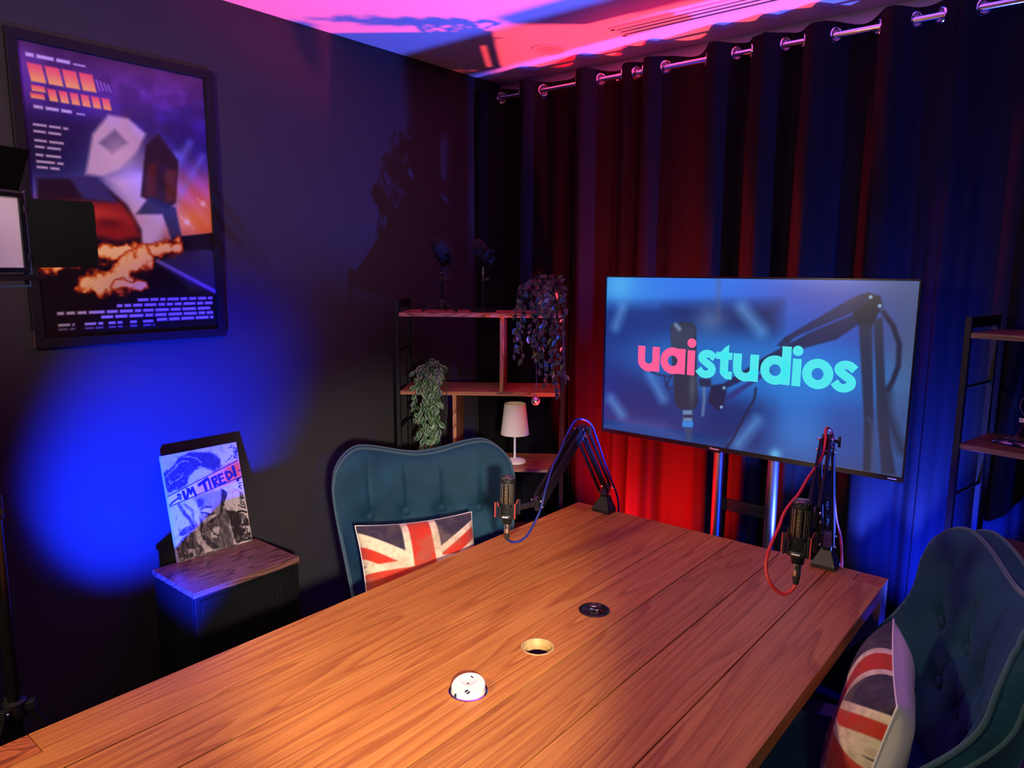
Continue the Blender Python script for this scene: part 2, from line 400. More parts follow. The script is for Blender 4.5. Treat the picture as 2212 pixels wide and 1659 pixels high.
# ------------------------------------------------------------------ the room
WX, WY, CZ, RX, FY = -2.75, 3.214, 2.724, 2.4, -2.2
struct('floor', MB().box(WX-0.1, RX+0.1, FY-0.1, WY+0.1, -0.1, 0.0), 'carpet')
struct('wall_left', MB().box(WX-0.1, WX, FY-0.1, WY+0.1, 0, CZ), 'wall_charcoal')
struct('wall_back', MB().box(WX, RX, WY, WY+0.1, 0, CZ), 'wall_white')
struct('wall_right', MB().box(RX, RX+0.1, FY-0.1, WY+0.1, 0, CZ), 'wall_charcoal')
struct('wall_front', MB().box(WX, RX, FY-0.1, FY, 0, CZ), 'wall_charcoal')
def ceiling():
    # the ceiling slab with the linear diffuser's opening left in it
    x0, x1, y0, y1 = VENT
    mb = MB()
    mb.box(WX-0.1, RX+0.1, FY-0.1, y0, CZ, CZ+0.1); mb.box(WX-0.1, RX+0.1, y1, WY+0.1, CZ, CZ+0.1)
    mb.box(WX-0.1, x0, y0, y1, CZ, CZ+0.1); mb.box(x1, RX+0.1, y0, y1, CZ, CZ+0.1)
    struct('ceiling', mb, 'ceiling_white')
VENT = (-1.755, -0.30, 2.785, 2.895)
ceiling()
struct('baseboard_left', MB().box(WX, WX+0.015, FY, WY, 0.0, 0.10), 'wall_charcoal')

def linear_vent():
    x0, x1, y0, y1 = VENT
    t = thing('ceiling_vent', 'white linear slot air vent set in the ceiling above the curtain rod', 'vent', ((x0+x1)/2, (y0+y1)/2, CZ))
    hx, hy = (x1-x0)/2, (y1-y0)/2
    fr = MB(); f = 0.016
    fr.box(-hx-f, hx+f, -hy-f, -hy+0.013, -0.006, 0.004); fr.box(-hx-f, hx+f, hy-0.013, hy+f, -0.006, 0.004)
    fr.box(-hx-f, -hx+0.006, -hy, hy, -0.006, 0.004); fr.box(hx-0.006, hx+f, -hy, hy, -0.006, 0.004)
    obj('frame', fr, 'white_paint', t, 0)
    obj('backing', MB().box(-hx, hx, -hy, hy, 0.05, 0.055), 'dark_slot', t, 0)
    for yy in (-0.018, 0.018):
        obj('slat', MB().box(-hx, hx, yy-0.0115, yy+0.0115, -0.005, 0.045), 'white_paint', t, 0)
linear_vent()
def downlight():
    t = thing('downlight', 'round white recessed downlight, switched off, in the ceiling near the curtain', 'ceiling light', (-2.14, 2.85, CZ))
    obj('trim_ring', MB().lathe([(0.062,-0.002),(0.064,-0.007),(0.083,-0.006),(0.085,0.0)], 40, close=False), 'white_paint', t, 60)
    obj('lens', MB().lathe([(0.0,-0.003),(0.063,-0.003)], 40, close=False), 'white_plastic', t, 60)
downlight()

# ------------------------------------------------------------------ curtain rod and eyelet curtains
RY, RZ = 3.065, 2.607
def curtain_rod():
    t = thing('curtain_rod', 'chrome curtain rod running through the eyelets of the black curtains', 'curtain rod', (-0.9, RY, RZ))
    obj('pole', MB().tube([(-1.80, 0, 0), (2.60, 0, 0)], 0.0125, 16), 'chrome', t)
    for s in (-1.79, 2.59): obj('finial', MB().sphere((s, 0, 0), 0.022, 16, 10), 'chrome', t)
    for bx in (-1.0, 0.2, 1.5):
        obj('bracket', MB().bar((bx, 0.0, -0.016), (bx, 0.146, -0.016), 0.012, 0.006), 'chrome', t)
curtain_rod()
CR = [-2.602,-2.482,-2.335,-2.134,-1.990,-1.876,-1.796,-1.764,-1.648,-1.459,-1.323,-1.260,-1.122,-1.050,-0.929,-0.777,-0.655,-0.577,-0.448,-0.300,-0.19,-0.06,0.08,0.22,0.34,0.47,0.62,0.75,0.88,1.02,1.15,1.28]
KN = [-2.728] + CR + [1.34]
def curtain_path():
    P = []
    for i in range(len(KN)-1):
        a, b = KN[i], KN[i+1]; d = b-a; sgn = -1 if i % 2 == 0 else 1
        amp = min(0.072, max(0.030, 0.55*d)); amp = amp if sgn < 0 else min(amp, 0.066)
        if -0.67 < 0.5*(a+b) < -0.34: amp *= 0.55
        first = (i == 0); last = (i == len(KN)-2)
        for k in range(40):
            q = k/40.0
            if first: y = -amp*math.cos(q*PI/2)
            elif last: y = sgn*amp*math.sin(q*PI/2)
            else:
                s_ = math.sin(PI*q); y = sgn*amp*s_
            bulge = 0.0      # omega-shaped folds
            P.append((a + d*q - bulge*0.6, RY + y))
    P.append((KN[-1], RY-0.05))
    return np.array(P)
def resample(P, step):
    d = np.r_[0, np.cumsum(np.hypot(*np.diff(P, axis=0).T))]; n = int(d[-1]/step)+1; q = np.linspace(0, d[-1], n)
    return np.c_[np.interp(q, d, P[:, 0]), np.interp(q, d, P[:, 1])]
CP = curtain_path()
def curtain(x0, x1, label, seed):
    m = (CP[:, 0] >= x0) & (CP[:, 0] <= x1)
    i0, i1 = np.where(m)[0][[0, -1]]
    P = resample(CP[i0:i1+1], 0.006); n = len(P)
    xc = 0.5*(P[0, 0]+P[-1, 0])
    t = thing('curtain', label, 'curtain', (xc, RY, 0.0), 0, 'blackout eyelet curtains across the back wall')
    rg = random.Random(seed); ph = [rg.uniform(0, 6.28) for _ in range(6)]
    ztop, zb = 2.652, 0.012
    zs = [ztop - 0.0055*k for k in range(18)]
    zs += [zs[-1] - (zs[-1]-zb)*(k/34.0) for k in range(1, 35)]
    V = []; F = []
    ys = np.convolve(np.pad(P[:, 1], 6, mode='edge'), np.ones(13)/13, 'valid')
    dense = np.arange(n)*0.006
    for j, z in enumerate(zs):
        h = max(0.0, (2.50 - z)/2.5)                      # 0 at heading, 1 at hem
        for i in range(n):
            x, y = P[i]
            yy = (y-RY)*(1-0.15*h) + RY
            s = dense[i]
            ed = min(1.0, i/14.0, (n-1-i)/14.0)
            yy += ed*(h*(0.012*math.sin(s*19+ph[0]+h*2.2) + 0.008*math.sin(s*43+ph[1]-h*3.0)) + 0.004*math.sin(s*90+ph[2])*min(1, h*3))
            xx = x + h*0.022*math.sin(x*9.0+h*1.5)
            if i > n-16 and x1 < 1.0: yy += 0.016*(i-(n-16))/15.0
            yy = min(yy, WY-0.012)
            zz = z + (0.004*math.sin(s*26+ph[4]) if j == 0 else 0)
            V.append((xx-xc, yy-RY, zz))
    eye = [x for x in CR if P[0, 0]+0.01 < x < P[-1, 0]-0.01]
    holes = []
    for ex in eye:
        i = int(np.argmin(np.hypot((P[:, 0]-ex), (P[:, 1]-RY)*2.0))); holes.append((i, ex))
    for j in range(len(zs)-1):
        zm = 0.5*(zs[j]+zs[j+1])
        for i in range(n-1):
            if zm > 2.55 and any(math.hypot((i+0.5-hi)*0.006, zm-RZ) < 0.0215 for hi, _ in holes): continue
            F.append((j*n+i, j*n+i+1, (j+1)*n+i+1, (j+1)*n+i))
    mb = MB(); mb.v = V; mb.f = F
    c = obj('drape', mb, 'curtain_fabric', t, 180, fix=False)
    so = c.modifiers.new('thickness', 'SOLIDIFY'); so.thickness = 0.0025; so.offset = 0
    for hi, ex in holes:
        a = Vector((P[max(hi-2, 0), 0], P[max(hi-2, 0), 1], 0)); b = Vector((P[min(hi+2, n-1), 0], P[min(hi+2, n-1), 1], 0))
        tv = (b-a).normalized(); nv = Vector((tv.y, -tv.x, 0))
        obj('eyelet', MB().torus((P[hi, 0]-xc, P[hi, 1]-RY, RZ), 0.0255, 0.0052, nv, 24, 8), 'chrome', t)
curtain(-2.74, -1.826, 'black eyelet curtain in the corner behind the plant shelf, red lit below', 1)
curtain(-1.8355, -1.180, 'black eyelet curtain behind the left half of the television', 2)
curtain(-1.1905, -0.504, 'black eyelet curtain behind the right half of the television', 3)
curtain(-0.5145, 1.36, 'black eyelet curtain behind the right shelf, blue lit', 4)

# ------------------------------------------------------------------ the big oak table
TX0, TX1, TY0, TY1, TZ = -1.633, -0.458, 0.34, 2.42, 0.76
GX = -1.0455
def table():
    t = thing('conference_table', 'large oak conference table of seven long planks with sockets along the middle', 'table', ((TX0+TX1)/2, (TY0+TY1)/2, 0))
    hx, hy = (TX1-TX0)/2, (TY1-TY0)/2; pw = 2*hx/7; g = 0.0016; th = 0.042; b = 0.0825; tk = 0.026; bz = 0.080
    for k in range(7):
        xa, xb = -hx+k*pw+(g if k else 0), -hx+(k+1)*pw-(g if k < 6 else 0)
        mb = MB()
        if k in (0, 6):
            if k == 0: poly = [(xa+b+g,-hy),(xb,-hy),(xb,hy),(xa+b+g,hy),(xa+b+g,hy-bz-g),(xa,hy-bz-g),(xa,-hy+bz+g),(xa+b+g,-hy+bz+g)]
            else: poly = [(xa,-hy),(xb-b-g,-hy),(xb-b-g,-hy+bz+g),(xb,-hy+bz+g),(xb,hy-bz-g),(xb-b-g,hy-bz-g),(xb-b-g,hy),(xa,hy)]
            mb.prism(poly, TZ-th, TZ)
        elif k == 3:
            yc = 1.377-(TY0+TY1)/2; s = pw/2-g; cx = (xa+xb)/2; R = 0.0425; n = 40
            sq = []; ci = []
            for i in range(n):
                a = 2*PI*i/n; c_, s_ = math.cos(a), math.sin(a); q = s/max(abs(c_), abs(s_)); sq.append((cx+c_*q, yc+s_*q)); ci.append((cx+c_*R, yc+s_*R))
            for z0, z1 in ((TZ-tk, TZ),):
                vs = [(x,y,z1) for x,y in sq]+[(x,y,z1) for x,y in ci]+[(x,y,z0) for x,y in sq]+[(x,y,z0) for x,y in ci]; fs = []
                for i in range(n):
                    j = (i+1) % n
                    fs += [(i,j,n+j,n+i),(2*n+i,3*n+i,3*n+j,2*n+j),(n+i,n+j,3*n+j,3*n+i)]
                    xm = (sq[i][0]+sq[j][0])/2-cx
                    if abs(abs(xm)-s) < 1e-4: fs.append((i,2*n+i,2*n+j,j))
                mb.add(vs, fs)
            for ya, yb in ((-hy, yc-s), (yc+s, hy)):
                o = len(mb.v); mb.box(xa, xb, ya, yb, TZ-tk, TZ)
                drop = 4 if ya == -hy else 2       # open the inner end face so the plank reads as one piece
                mb.f.pop(len(mb.f)-6+drop)
            bmv = bmesh.new(); me = bpy.data.meshes.new('x'); me.from_pydata(mb.v, [], mb.f); bmv.from_mesh(me)
            bmesh.ops.remove_doubles(bmv, verts=bmv.verts, dist=0.0002); bmv.verts.index_update()
            mb = MB(); mb.v = [tuple(v.co) for v in bmv.verts]; mb.f = [tuple(v.index for v in f.verts) for f in bmv.faces]; bmv.free()
        else: mb.box(xa, xb, -hy, hy, TZ-th, TZ)
        obj('plank', mb, 'oak', t, 30, 0.0008 if k != 3 else 0)
    for sx in (-1, 1):
        for sy in (-1, 1):
            x0, x1 = sorted((sx*hx, sx*(hx-b))); y0, y1 = sorted((sy*hy, sy*(hy-bz)))
            l = obj('leg', MB().box(x0+0.0005, x1-0.0005, y0+0.0005, y1-0.0005, 0, TZ-0.005), 'oak_leg', t, 0, 0.0015)
            obj('end_grain', MB().box(x0+0.0005, x1-0.0005, y0+0.0005, y1-0.0005, TZ-0.005, TZ-0.0006), 'oak_end', l, 0)
    for sx in (-1, 1): obj('apron', MB().box(sx*(hx-0.11)-0.012, sx*(hx-0.11)+0.012, -hy+bz, hy-bz, TZ-th-0.07, TZ-th-0.001), 'oak_leg', t, 0)
    ln = MB().lathe([(0.0423,0.0012),(0.0423,-0.025),(0.0345,-0.026),(0.0345,-0.014),(0.0380,-0.012),(0.0380,-0.0005),(0.0388,0.0014),(0.0423,0.0012)], 48, (0, 1.377-(TY0+TY1)/2, TZ), close=False)
    o = obj('cable_hole_liner', ln, 'raw_wood', t, 40); o['label'] = 'pale raw wood lining of the open cable hole'
table()
def socket_pod():
    t = thing('power_socket', 'white round pop-up power socket with USB ports on the near part of the table', 'socket', (GX, 1.118, TZ+0.0005), math.radians(-12))
    obj('flange', MB().lathe([(0.034,0.0),(0.0445,0.0),(0.0450,0.0022),(0.0425,0.0042),(0.0400,0.0038),(0.036,0.002),(0.034,0.0)], 56, close=False), 'chrome', t, 50)
    # drum cut by a sloping top: high at the back, low at the front right
    R = 0.0385; n = 64
    top = lambda x, y: 0.0175 + 0.16*(y) - 0.10*x
    vs = []; fs = []
    rings = [(R, 'b'), (R, 't0'), (R-0.002, 't1')] + [(R*q, 't') for q in (0.85, 0.6, 0.3)]
    for r, kd in rings:
        for k in range(n):
            a = 2*PI*k/n; x, y = r*math.cos(a), r*math.sin(a)
            z = 0.0008 if kd == 'b' else top(x, y) - (0.0022 if kd == 't0' else 0)
            vs.append((x, y, z))
    for i in range(len(rings)-1):
        for k in range(n): fs.append((i*n+k, i*n+(k+1) % n, (i+1)*n+(k+1) % n, (i+1)*n+k))
    fs.append(tuple((len(rings)-1)*n+k for k in range(n)))
    mb = MB().add(vs, fs); obj('drum', mb, 'white_plastic', t, 40)
    nrm = Vector((0.10, -0.16, 1)).normalized()
    def onr(x, y, dz=0.0): return Vector((x, y, top(x, y))) + nrm*dz
    c = onr(-0.009, 0.009)
    f = obj('socket_face', MB().lathe([(0.0215,0.0002),(0.0205,0.0014),(0.0190,0.0006),(0.0,0.0006)], 40, c, nrm, close=False), 'white_plastic', t, 50)
    ux = nrm.cross(Vector((0,1,0))).normalized(); uy = nrm.cross(ux).normalized()*-1
    def slot(cx, cy, a, b, m, par, h=0.0004):
        p = c + ux*cx + uy*cy + nrm*0.0006; mb = MB()
        mb.add([p+ux*i*a/2+uy*j*b/2+nrm*k for k in (0, h) for i, j in ((-1,-1),(1,-1),(1,1),(-1,1))], [(0,3,2,1),(4,5,6,7),(0,1,5,4),(1,2,6,5),(2,3,7,6),(3,0,4,7)])
        return obj('pin_slot' if m == 'dark_slot' else 'shutter', mb, m, par, 0)
    slot(0.003, 0.010, 0.009, 0.0028, 'dark_slot', f); slot(-0.008, -0.009, 0.003, 0.005, 'dark_slot', f); slot(0.010, -0.006, 0.006, 0.0028, 'white_paint', f); slot(-0.004, 0.012, 0.003, 0.006, 'white_paint', f)
    p = obj('usb_plate', MB().bar(onr(0.012, -0.018, 0.0004), onr(0.028, -0.014, 0.0004), 0.014, 0.0016, nrm), 'white_paint', t, 0)
    for dx in (0.0165, 0.0235): obj('usb_port', MB().bar(onr(dx, -0.021, 0.0014), onr(dx, -0.012, 0.0014), 0.0045, 0.0008, nrm), 'dark_slot', p, 0)
    obj('thumb_notch', MB().bar((0.006, -0.0382, 0.002), (0.006, -0.0362, 0.010), 0.009, 0.003, (1,0,0)), 'dark_slot', t, 0)
socket_pod()
def charger():
    t = thing('wireless_charger', 'black round wireless charging pad set in the far middle of the table', 'charger', (GX, 1.640, TZ+0.0005))
    obj('trim_ring', MB().lathe([(0.036,0.0),(0.0435,0.0),(0.0440,0.0018),(0.0420,0.0032),(0.0375,0.0030),(0.036,0.0)], 56, close=False), 'black_gloss', t, 50)
    pd = obj('pad', MB().lathe([(0.0,0.0016),(0.0300,0.0016),(0.0310,0.0024),(0.0365,0.0026)], 56, close=False), 'black_gloss', t, 50)
    ic = MB()
    ic.lathe([(0.0,0.0022),(0.0018,0.0022)], 14, close=False)
    for r in (0.006, 0.010):
        for a0 in (-20, 160):
            pts = [(r*math.cos(math.radians(a0+30+q*50/8-25+5)), r*math.sin(math.radians(a0+30+q*50/8-25+5)), 0.0022) for q in range(9)]
            for p, q in zip(pts[:-1], pts[1:]): ic.bar(p, q, 0.0016, 0.0003)
    o = obj('charge_symbol', ic, 'white_ink', pd, 0); o['label'] = 'white wireless charging waves symbol'
    obj('brand_mark', MB().bar((-0.017, 0.012, 0.0024), (-0.007, 0.019, 0.0024), 0.0035, 0.0003), 'white_ink', pd, 0)
charger()

# ------------------------------------------------------------------ cabinet with the canvas
def cabinet():
    x0, x1, y0, y1, zt = -2.632, -2.322, 1.114, 1.534, 0.612
    t = thing('side_cabinet', 'black metal cabinet with a dark wooden top standing against the left wall', 'cabinet', ((x0+x1)/2, (y0+y1)/2, 0))
    hx, hy = (x1-x0)/2, (y1-y0)/2
    obj('top', MB().box(-hx, hx, -hy, hy, zt-0.022, zt), 'walnut', t, 0, 0.0015)
    b = MB(); e = 0.004
    b.box(-hx+e, hx-e-0.020, -hy+e, hy-e, 0.03, zt-0.0225)
    obj('body', b, 'cabinet_black', t, 0, 0.002)
    fr = MB(); fx0, fx1 = hx-e-0.0195, hx-e
    fr.box(fx0, fx1, -hy+e, -hy+e+0.022, 0.03, zt-0.0225); fr.box(fx0, fx1, hy-e-0.022, hy-e, 0.03, zt-0.0225)
    fr.box(fx0, fx1, -hy+e+0.022, hy-e-0.022, 0.03, 0.05); fr.box(fx0, fx1, -hy+e+0.022, hy-e-0.022, zt-0.036, zt-0.0225)
    obj('front_frame', fr, 'cabinet_black', t, 0, 0.0012)
    d = obj('door', MB().box(fx0+0.001, fx1-0.001, -hy+e+0.0245, hy-e-0.0245, 0.053, zt-0.039), 'cabinet_black', t, 0, 0.0015)
    yh, zh = -hy+0.115, 0.36
    obj('handle', MB().tube([(fx1-0.002, yh-0.045, zh), (fx1+0.016, yh-0.040, zh), (fx1+0.022, yh, zh), (fx1+0.016, yh+0.040, zh), (fx1-0.002, yh+0.045, zh)], 0.004, 10), 'black_gloss', d)
    v = MB()
    for r in range(4):
        for c in range(2): v.sphere((fx1-0.0005, hy-0.085-c*0.014, zt-0.09-r*0.022), 0.0035, 10, 6, (0.3, 1, 1))
    obj('vent_holes', v, 'dark_slot', d)
    for sx in (-1, 1):
        for sy in (-1, 1): obj('foot', MB().lathe([(0.014,0.0),(0.016,0.004),(0.014,0.03)], 14, (sx*(hx-0.04), sy*(hy-0.04), 0)), 'black_rubber', t)
cabinet()

def canvas():
    H = [0.000739573,-0.000132685,-0.0106378,-0.000232971,-0.000738018,1.24482,-8.37745e-05,1.80213e-05,1.0]
    A = Art(240, 320, 0.75, 1.0, H); A.k = 0.35
    pale = (206,198,190); mid = (112,104,102); ink = (20,18,22); hair = (40,38,48)
    n1 = A.noise(9, 12, 5, 3); n2 = A.noise(30, 40, 3, 8)
    A.img[:] = pale
    U0, V0 = A.U, A.V
    A.U = U0 + (A.noise(14, 10, 3, 61)-0.5)*0.028 + (A.noise(60, 70, 2, 62)-0.5)*0.013; A.V = V0 + (A.noise(10, 14, 3, 63)-0.5)*0.028 + (A.noise(70, 60, 2, 64)-0.5)*0.013
    A.mix(0.30*(n1 > 0.52), (190,186,186))
    # hair
    A.poly([(150,750),(105,520),(170,470),(240,400),(300,320),(420,265),(600,250),(700,260),(790,340),(790,450),(720,500),(640,450),(560,440),(480,460),(420,540),(380,640),(300,690)], hair, 0.03, 0.95)
    A.mix(0.55*np.clip((n2-0.62)*9, 0, 1)*np.clip((A.V-0.55)*8, 0, 1)*np.clip((0.9-A.V)*8, 0, 1)*(A.U < 0.6), pale)
    for pts in ([(250,420),(330,380),(400,375)], [(340,330),(420,305),(480,320),(560,380)], [(260,600),(320,545),(330,515)], [(190,640),(220,620)], [(520,430),(600,440),(660,470)], [(130,560),(200,480),(280,420)]):
        A.line(pts, 0.010, pale, 0.008, 0.8)
    for pts in ([(780,480),(810,400)], [(850,385),(930,295)], [(880,205),(905,195)], [(910,180),(920,200)], [(940,170),(945,190)]): A.line(pts, 0.006, ink)
    # face shading, nose, lips, jaw
    A.poly([(430,790),(820,700),(840,900),(800,1010),(690,1100),(600,1110),(540,1040),(560,930)], mid, 0.05, 0.75)
    A.poly([(500,850),(560,805),(600,850),(590,905),(520,920)], hair, 0.03, 0.8)
    A.poly([(555,980),(640,925),(700,930),(690,985),(620,1015)], pale, 0.02, 0.9)
    A.line([(560,985),(640,1000),(720,985)], 0.014, ink, 0.008); A.line([(590,1090),(660,1045),(720,1010)], 0.030, pale, 0.012)
    A.line([(545,950),(600,925),(690,905)], 0.014, ink, 0.008)
    A.poly([(800,690),(880,740),(850,860),(830,960),(760,1060),(690,1110),(650,1100),(790,980),(815,830)], ink, 0.015, 0.95)
    A.line([(300,880),(340,960),(420,1050),(470,1130)], 0.030, hair, 0.02, 0.9); A.line([(370,890),(450,960),(470,1060),(500,1130)], 0.020, mid, 0.02, 0.9)
    # neck and collar
    A.poly([(540,1040),(600,1110),(690,1110),(790,1010),(860,920),(900,1010),(900,1150),(960,1290),(960,1380),(800,1420),(640,1250)], (70,64,64), 0.03, 0.95)
    A.poly([(560,1060),(620,1220),(700,1330),(800,1400),(700,1440),(560,1330),(540,1180)], ink, 0.03, 0.85)
    A.poly([(680,1230),(720,1160),(800,1155),(800,1200),(760,1280),(690,1290)], pale, 0.02, 0.9)
    A.line([(690,1180),(730,1240),(800,1250)], 0.012, ink, 0.008, 0.8)
    A.poly([(480,1140),(540,1180),(600,1330),(720,1440),(640,1480),(500,1500),(470,1300)], pale, 0.02, 0.9)
    # jacket
    A.poly([(870,940),(960,960),(1080,990),(1140,1080),(1180,1300),(1000,1360),(930,1180)], (30,22,24), 0.02, 0.97)
    A.mix(0.9*np.clip((n2-0.60)*14, 0, 1)*np.clip((A.U-0.62)*18, 0, 1)*np.clip((0.32-A.V)*10, 0, 1), pale)
    A.poly([(340,1300),(420,1230),(480,1200),(520,1320),(600,1440),(600,1480),(330,1570),(270,1420)], (58,54,54), 0.02, 0.95)
    A.mix(0.8*np.clip((n2-0.57)*12, 0, 1)*(A.V < 0.24)*(A.U < 0.28), (175,168,162))
    A.poly([(290,1250),(350,1170),(480,1110),(500,1160),(420,1220),(340,1270)], hair, 0.02, 0.9)
    A.line([(420,1460),(420,1440),(490,1430),(500,1500)], 0.018, pale, 0.008, 0.9)
    A.line([(330,1570),(400,1545),(520,1520),(800,1430),(1000,1370)], 0.012, ink, 0.008, 0.7)
    streak = A.noise(50, 16, 3, 71); A.mix(0.40*np.clip((streak-0.56)*9, 0, 1)*(V0 < 0.62), (176,168,160)); A.mix(0.35*np.clip((0.38-streak)*9, 0, 1)*(V0 < 0.45), ink)
    streak = A.noise(18, 60, 3, 72); A.mix(0.30*np.clip((streak-0.60)*9, 0, 1)*(V0 > 0.55), mid)
    A.U, A.V = U0, V0
    # the banner
    B = [(150,800),(990,358),(1030,365),(1045,545),(180,920)]
    A.poly(B, (236,206,196), 0.004)
    t = np.clip((A.U-0.10)/0.60, 0, 1); P = A.p(B); m0 = A.img.copy()
    A.poly([(520,610),(985,362),(1030,365),(1045,545),(500,790)], (238,150,140), 0.10, 0.8)
    A.poly([(700,520),(985,362),(1030,365),(1045,545),(690,700)], (238,110,66), 0.12, 0.75)
    A.poly([(840,440),(985,362),(1030,365),(1045,545),(850,630)], (240,84,26), 0.09, 0.9)
    mask = np.ones(A.U.shape)
    A.line([(155,795),(990,355)], 0.008, ink); A.line([(180,915),(1045,545)], 0.008, ink)
    K = (18,20,60)
    # I'M TIRED! in brushed capitals, and the nail at its left end
    st = lambda pts, w=0.022: A.line(pts, w, K, 0.004)
    st([(345,735),(375,815)], 0.026)
    st([(395,805),(410,700),(440,755),(455,680),(500,780)])
    st([(385,690),(392,712)], 0.012)
    st([(535,650),(635,575)], 0.030); st([(590,615),(625,715)], 0.028)
    st([(650,590),(680,690)], 0.020)
    st([(690,570),(730,665)], 0.026); st([(690,570),(735,545),(745,590),(712,615),(775,650)], 0.020)
    st([(765,535),(800,640),(850,615)], 0.024); st([(765,535),(810,515)], 0.020); st([(785,580),(825,565)], 0.016)
    st([(850,495),(890,585),(935,530),(905,490),(850,495)], 0.022)
    st([(940,430),(970,535)], 0.030); st([(995,580),(1000,590)], 0.030); st([(1005,478),(1030,470)], 0.010)
    A.line([(192,890),(215,865),(280,815),(320,810)], 0.014, K); A.line([(290,770),(312,815)], 0.030, (60,90,150), 0.008); A.line([(280,768),(320,772)], 0.010, K)
    # scribbled words along the right edge and at the lower right corner
    sc = lambda pts, w=0.010, c=ink: A.line(pts, w, c, 0.004)
    sc([(945,205),(975,205),(985,235),(945,235)]); sc([(945,255),(985,250),(960,275),(990,285)]); sc([(950,320),(950,300),(985,300)]); sc([(955,320),(990,325)])
    sc([(1010,630),(1040,620)]); sc([(1015,660),(1040,650),(1015,670),(1045,690)]); sc([(1000,585),(1035,553)])
    for a, b in (((885,705),(900,750)), ((900,750),(925,745)), ((930,700),(940,745)), ((940,745),(955,700)), ((965,695),(975,740)), ((965,695),(990,705)), ((990,705),(975,725)), ((1000,700),(1020,735))): sc([a, b], 0.008, (196,140,110))
    # L O N D O N running down the edge
    sc([(1010,890),(1095,925)]); sc([(1095,925),(1085,880)]); sc([(1040,850),(1075,850),(1075,880),(1045,880),(1040,850)]); sc([(1035,830),(1075,800)]); sc([(1030,800),(1075,800)])
    sc([(1030,760),(1065,770),(1060,795),(1035,790),(1030,760)]); sc([(1025,735),(1055,745)])
    sc([(1010,965),(1060,960),(1110,975)], 0.018)
    for k in range(7):
        x = 1060+k*18; sc([(x, 1318-k*2), (x+4, 1300-k*2), (x+12, 1302-k*2), (x+10, 1318-k*2), (x, 1318-k*2)], 0.006)
    for p in ([(1050,1280),(1055,1240),(1080,1240)], [(1090,1290),(1095,1220)], [(1105,1280),(1125,1250),(1115,1280)], [(1150,1240),(1135,1290),(1170,1290)]): sc(p, 0.007)
    # build: leaning on the wall with its foot near the cabinet's back edge
    w_, h_, d_ = 0.306, 0.407, 0.018
    bot = Vector((-2.620, 1.3605, 0.6125)); topx = -2.7285+d_+0.004
    ang = math.asin((bot.x-topx)/h_)
    t = thing('canvas_painting', "unframed portrait canvas with a banner reading I'M TIRED!, leaning on the cabinet top", 'painting', bot)
    upd = Vector((-math.sin(ang), 0, math.cos(ang))); sid = Vector((0, 1, 0)); nrm = Vector((math.cos(ang), 0, math.sin(ang)))
    mb = MB(); vs = []
    for dd in (0.0006, d_):
        for a, b in ((-1,0),(1,0),(1,1),(-1,1)): vs.append(sid*(a*w_/2) + upd*(b*h_) - nrm*dd)
    mb.add(vs, [(0,1,2,3),(7,6,5,4),(0,4,5,1),(1,5,6,2),(2,6,7,3),(3,7,4,0)])
    obj('stretcher', mb, 'linen_white', t, 0, 0.0015)
    A.mesh('painted_face', lambda u, v: sid*((u/0.75-0.5)*w_) + upd*(v*h_), print_mat('canvas_print', 0.55), t)
canvas()

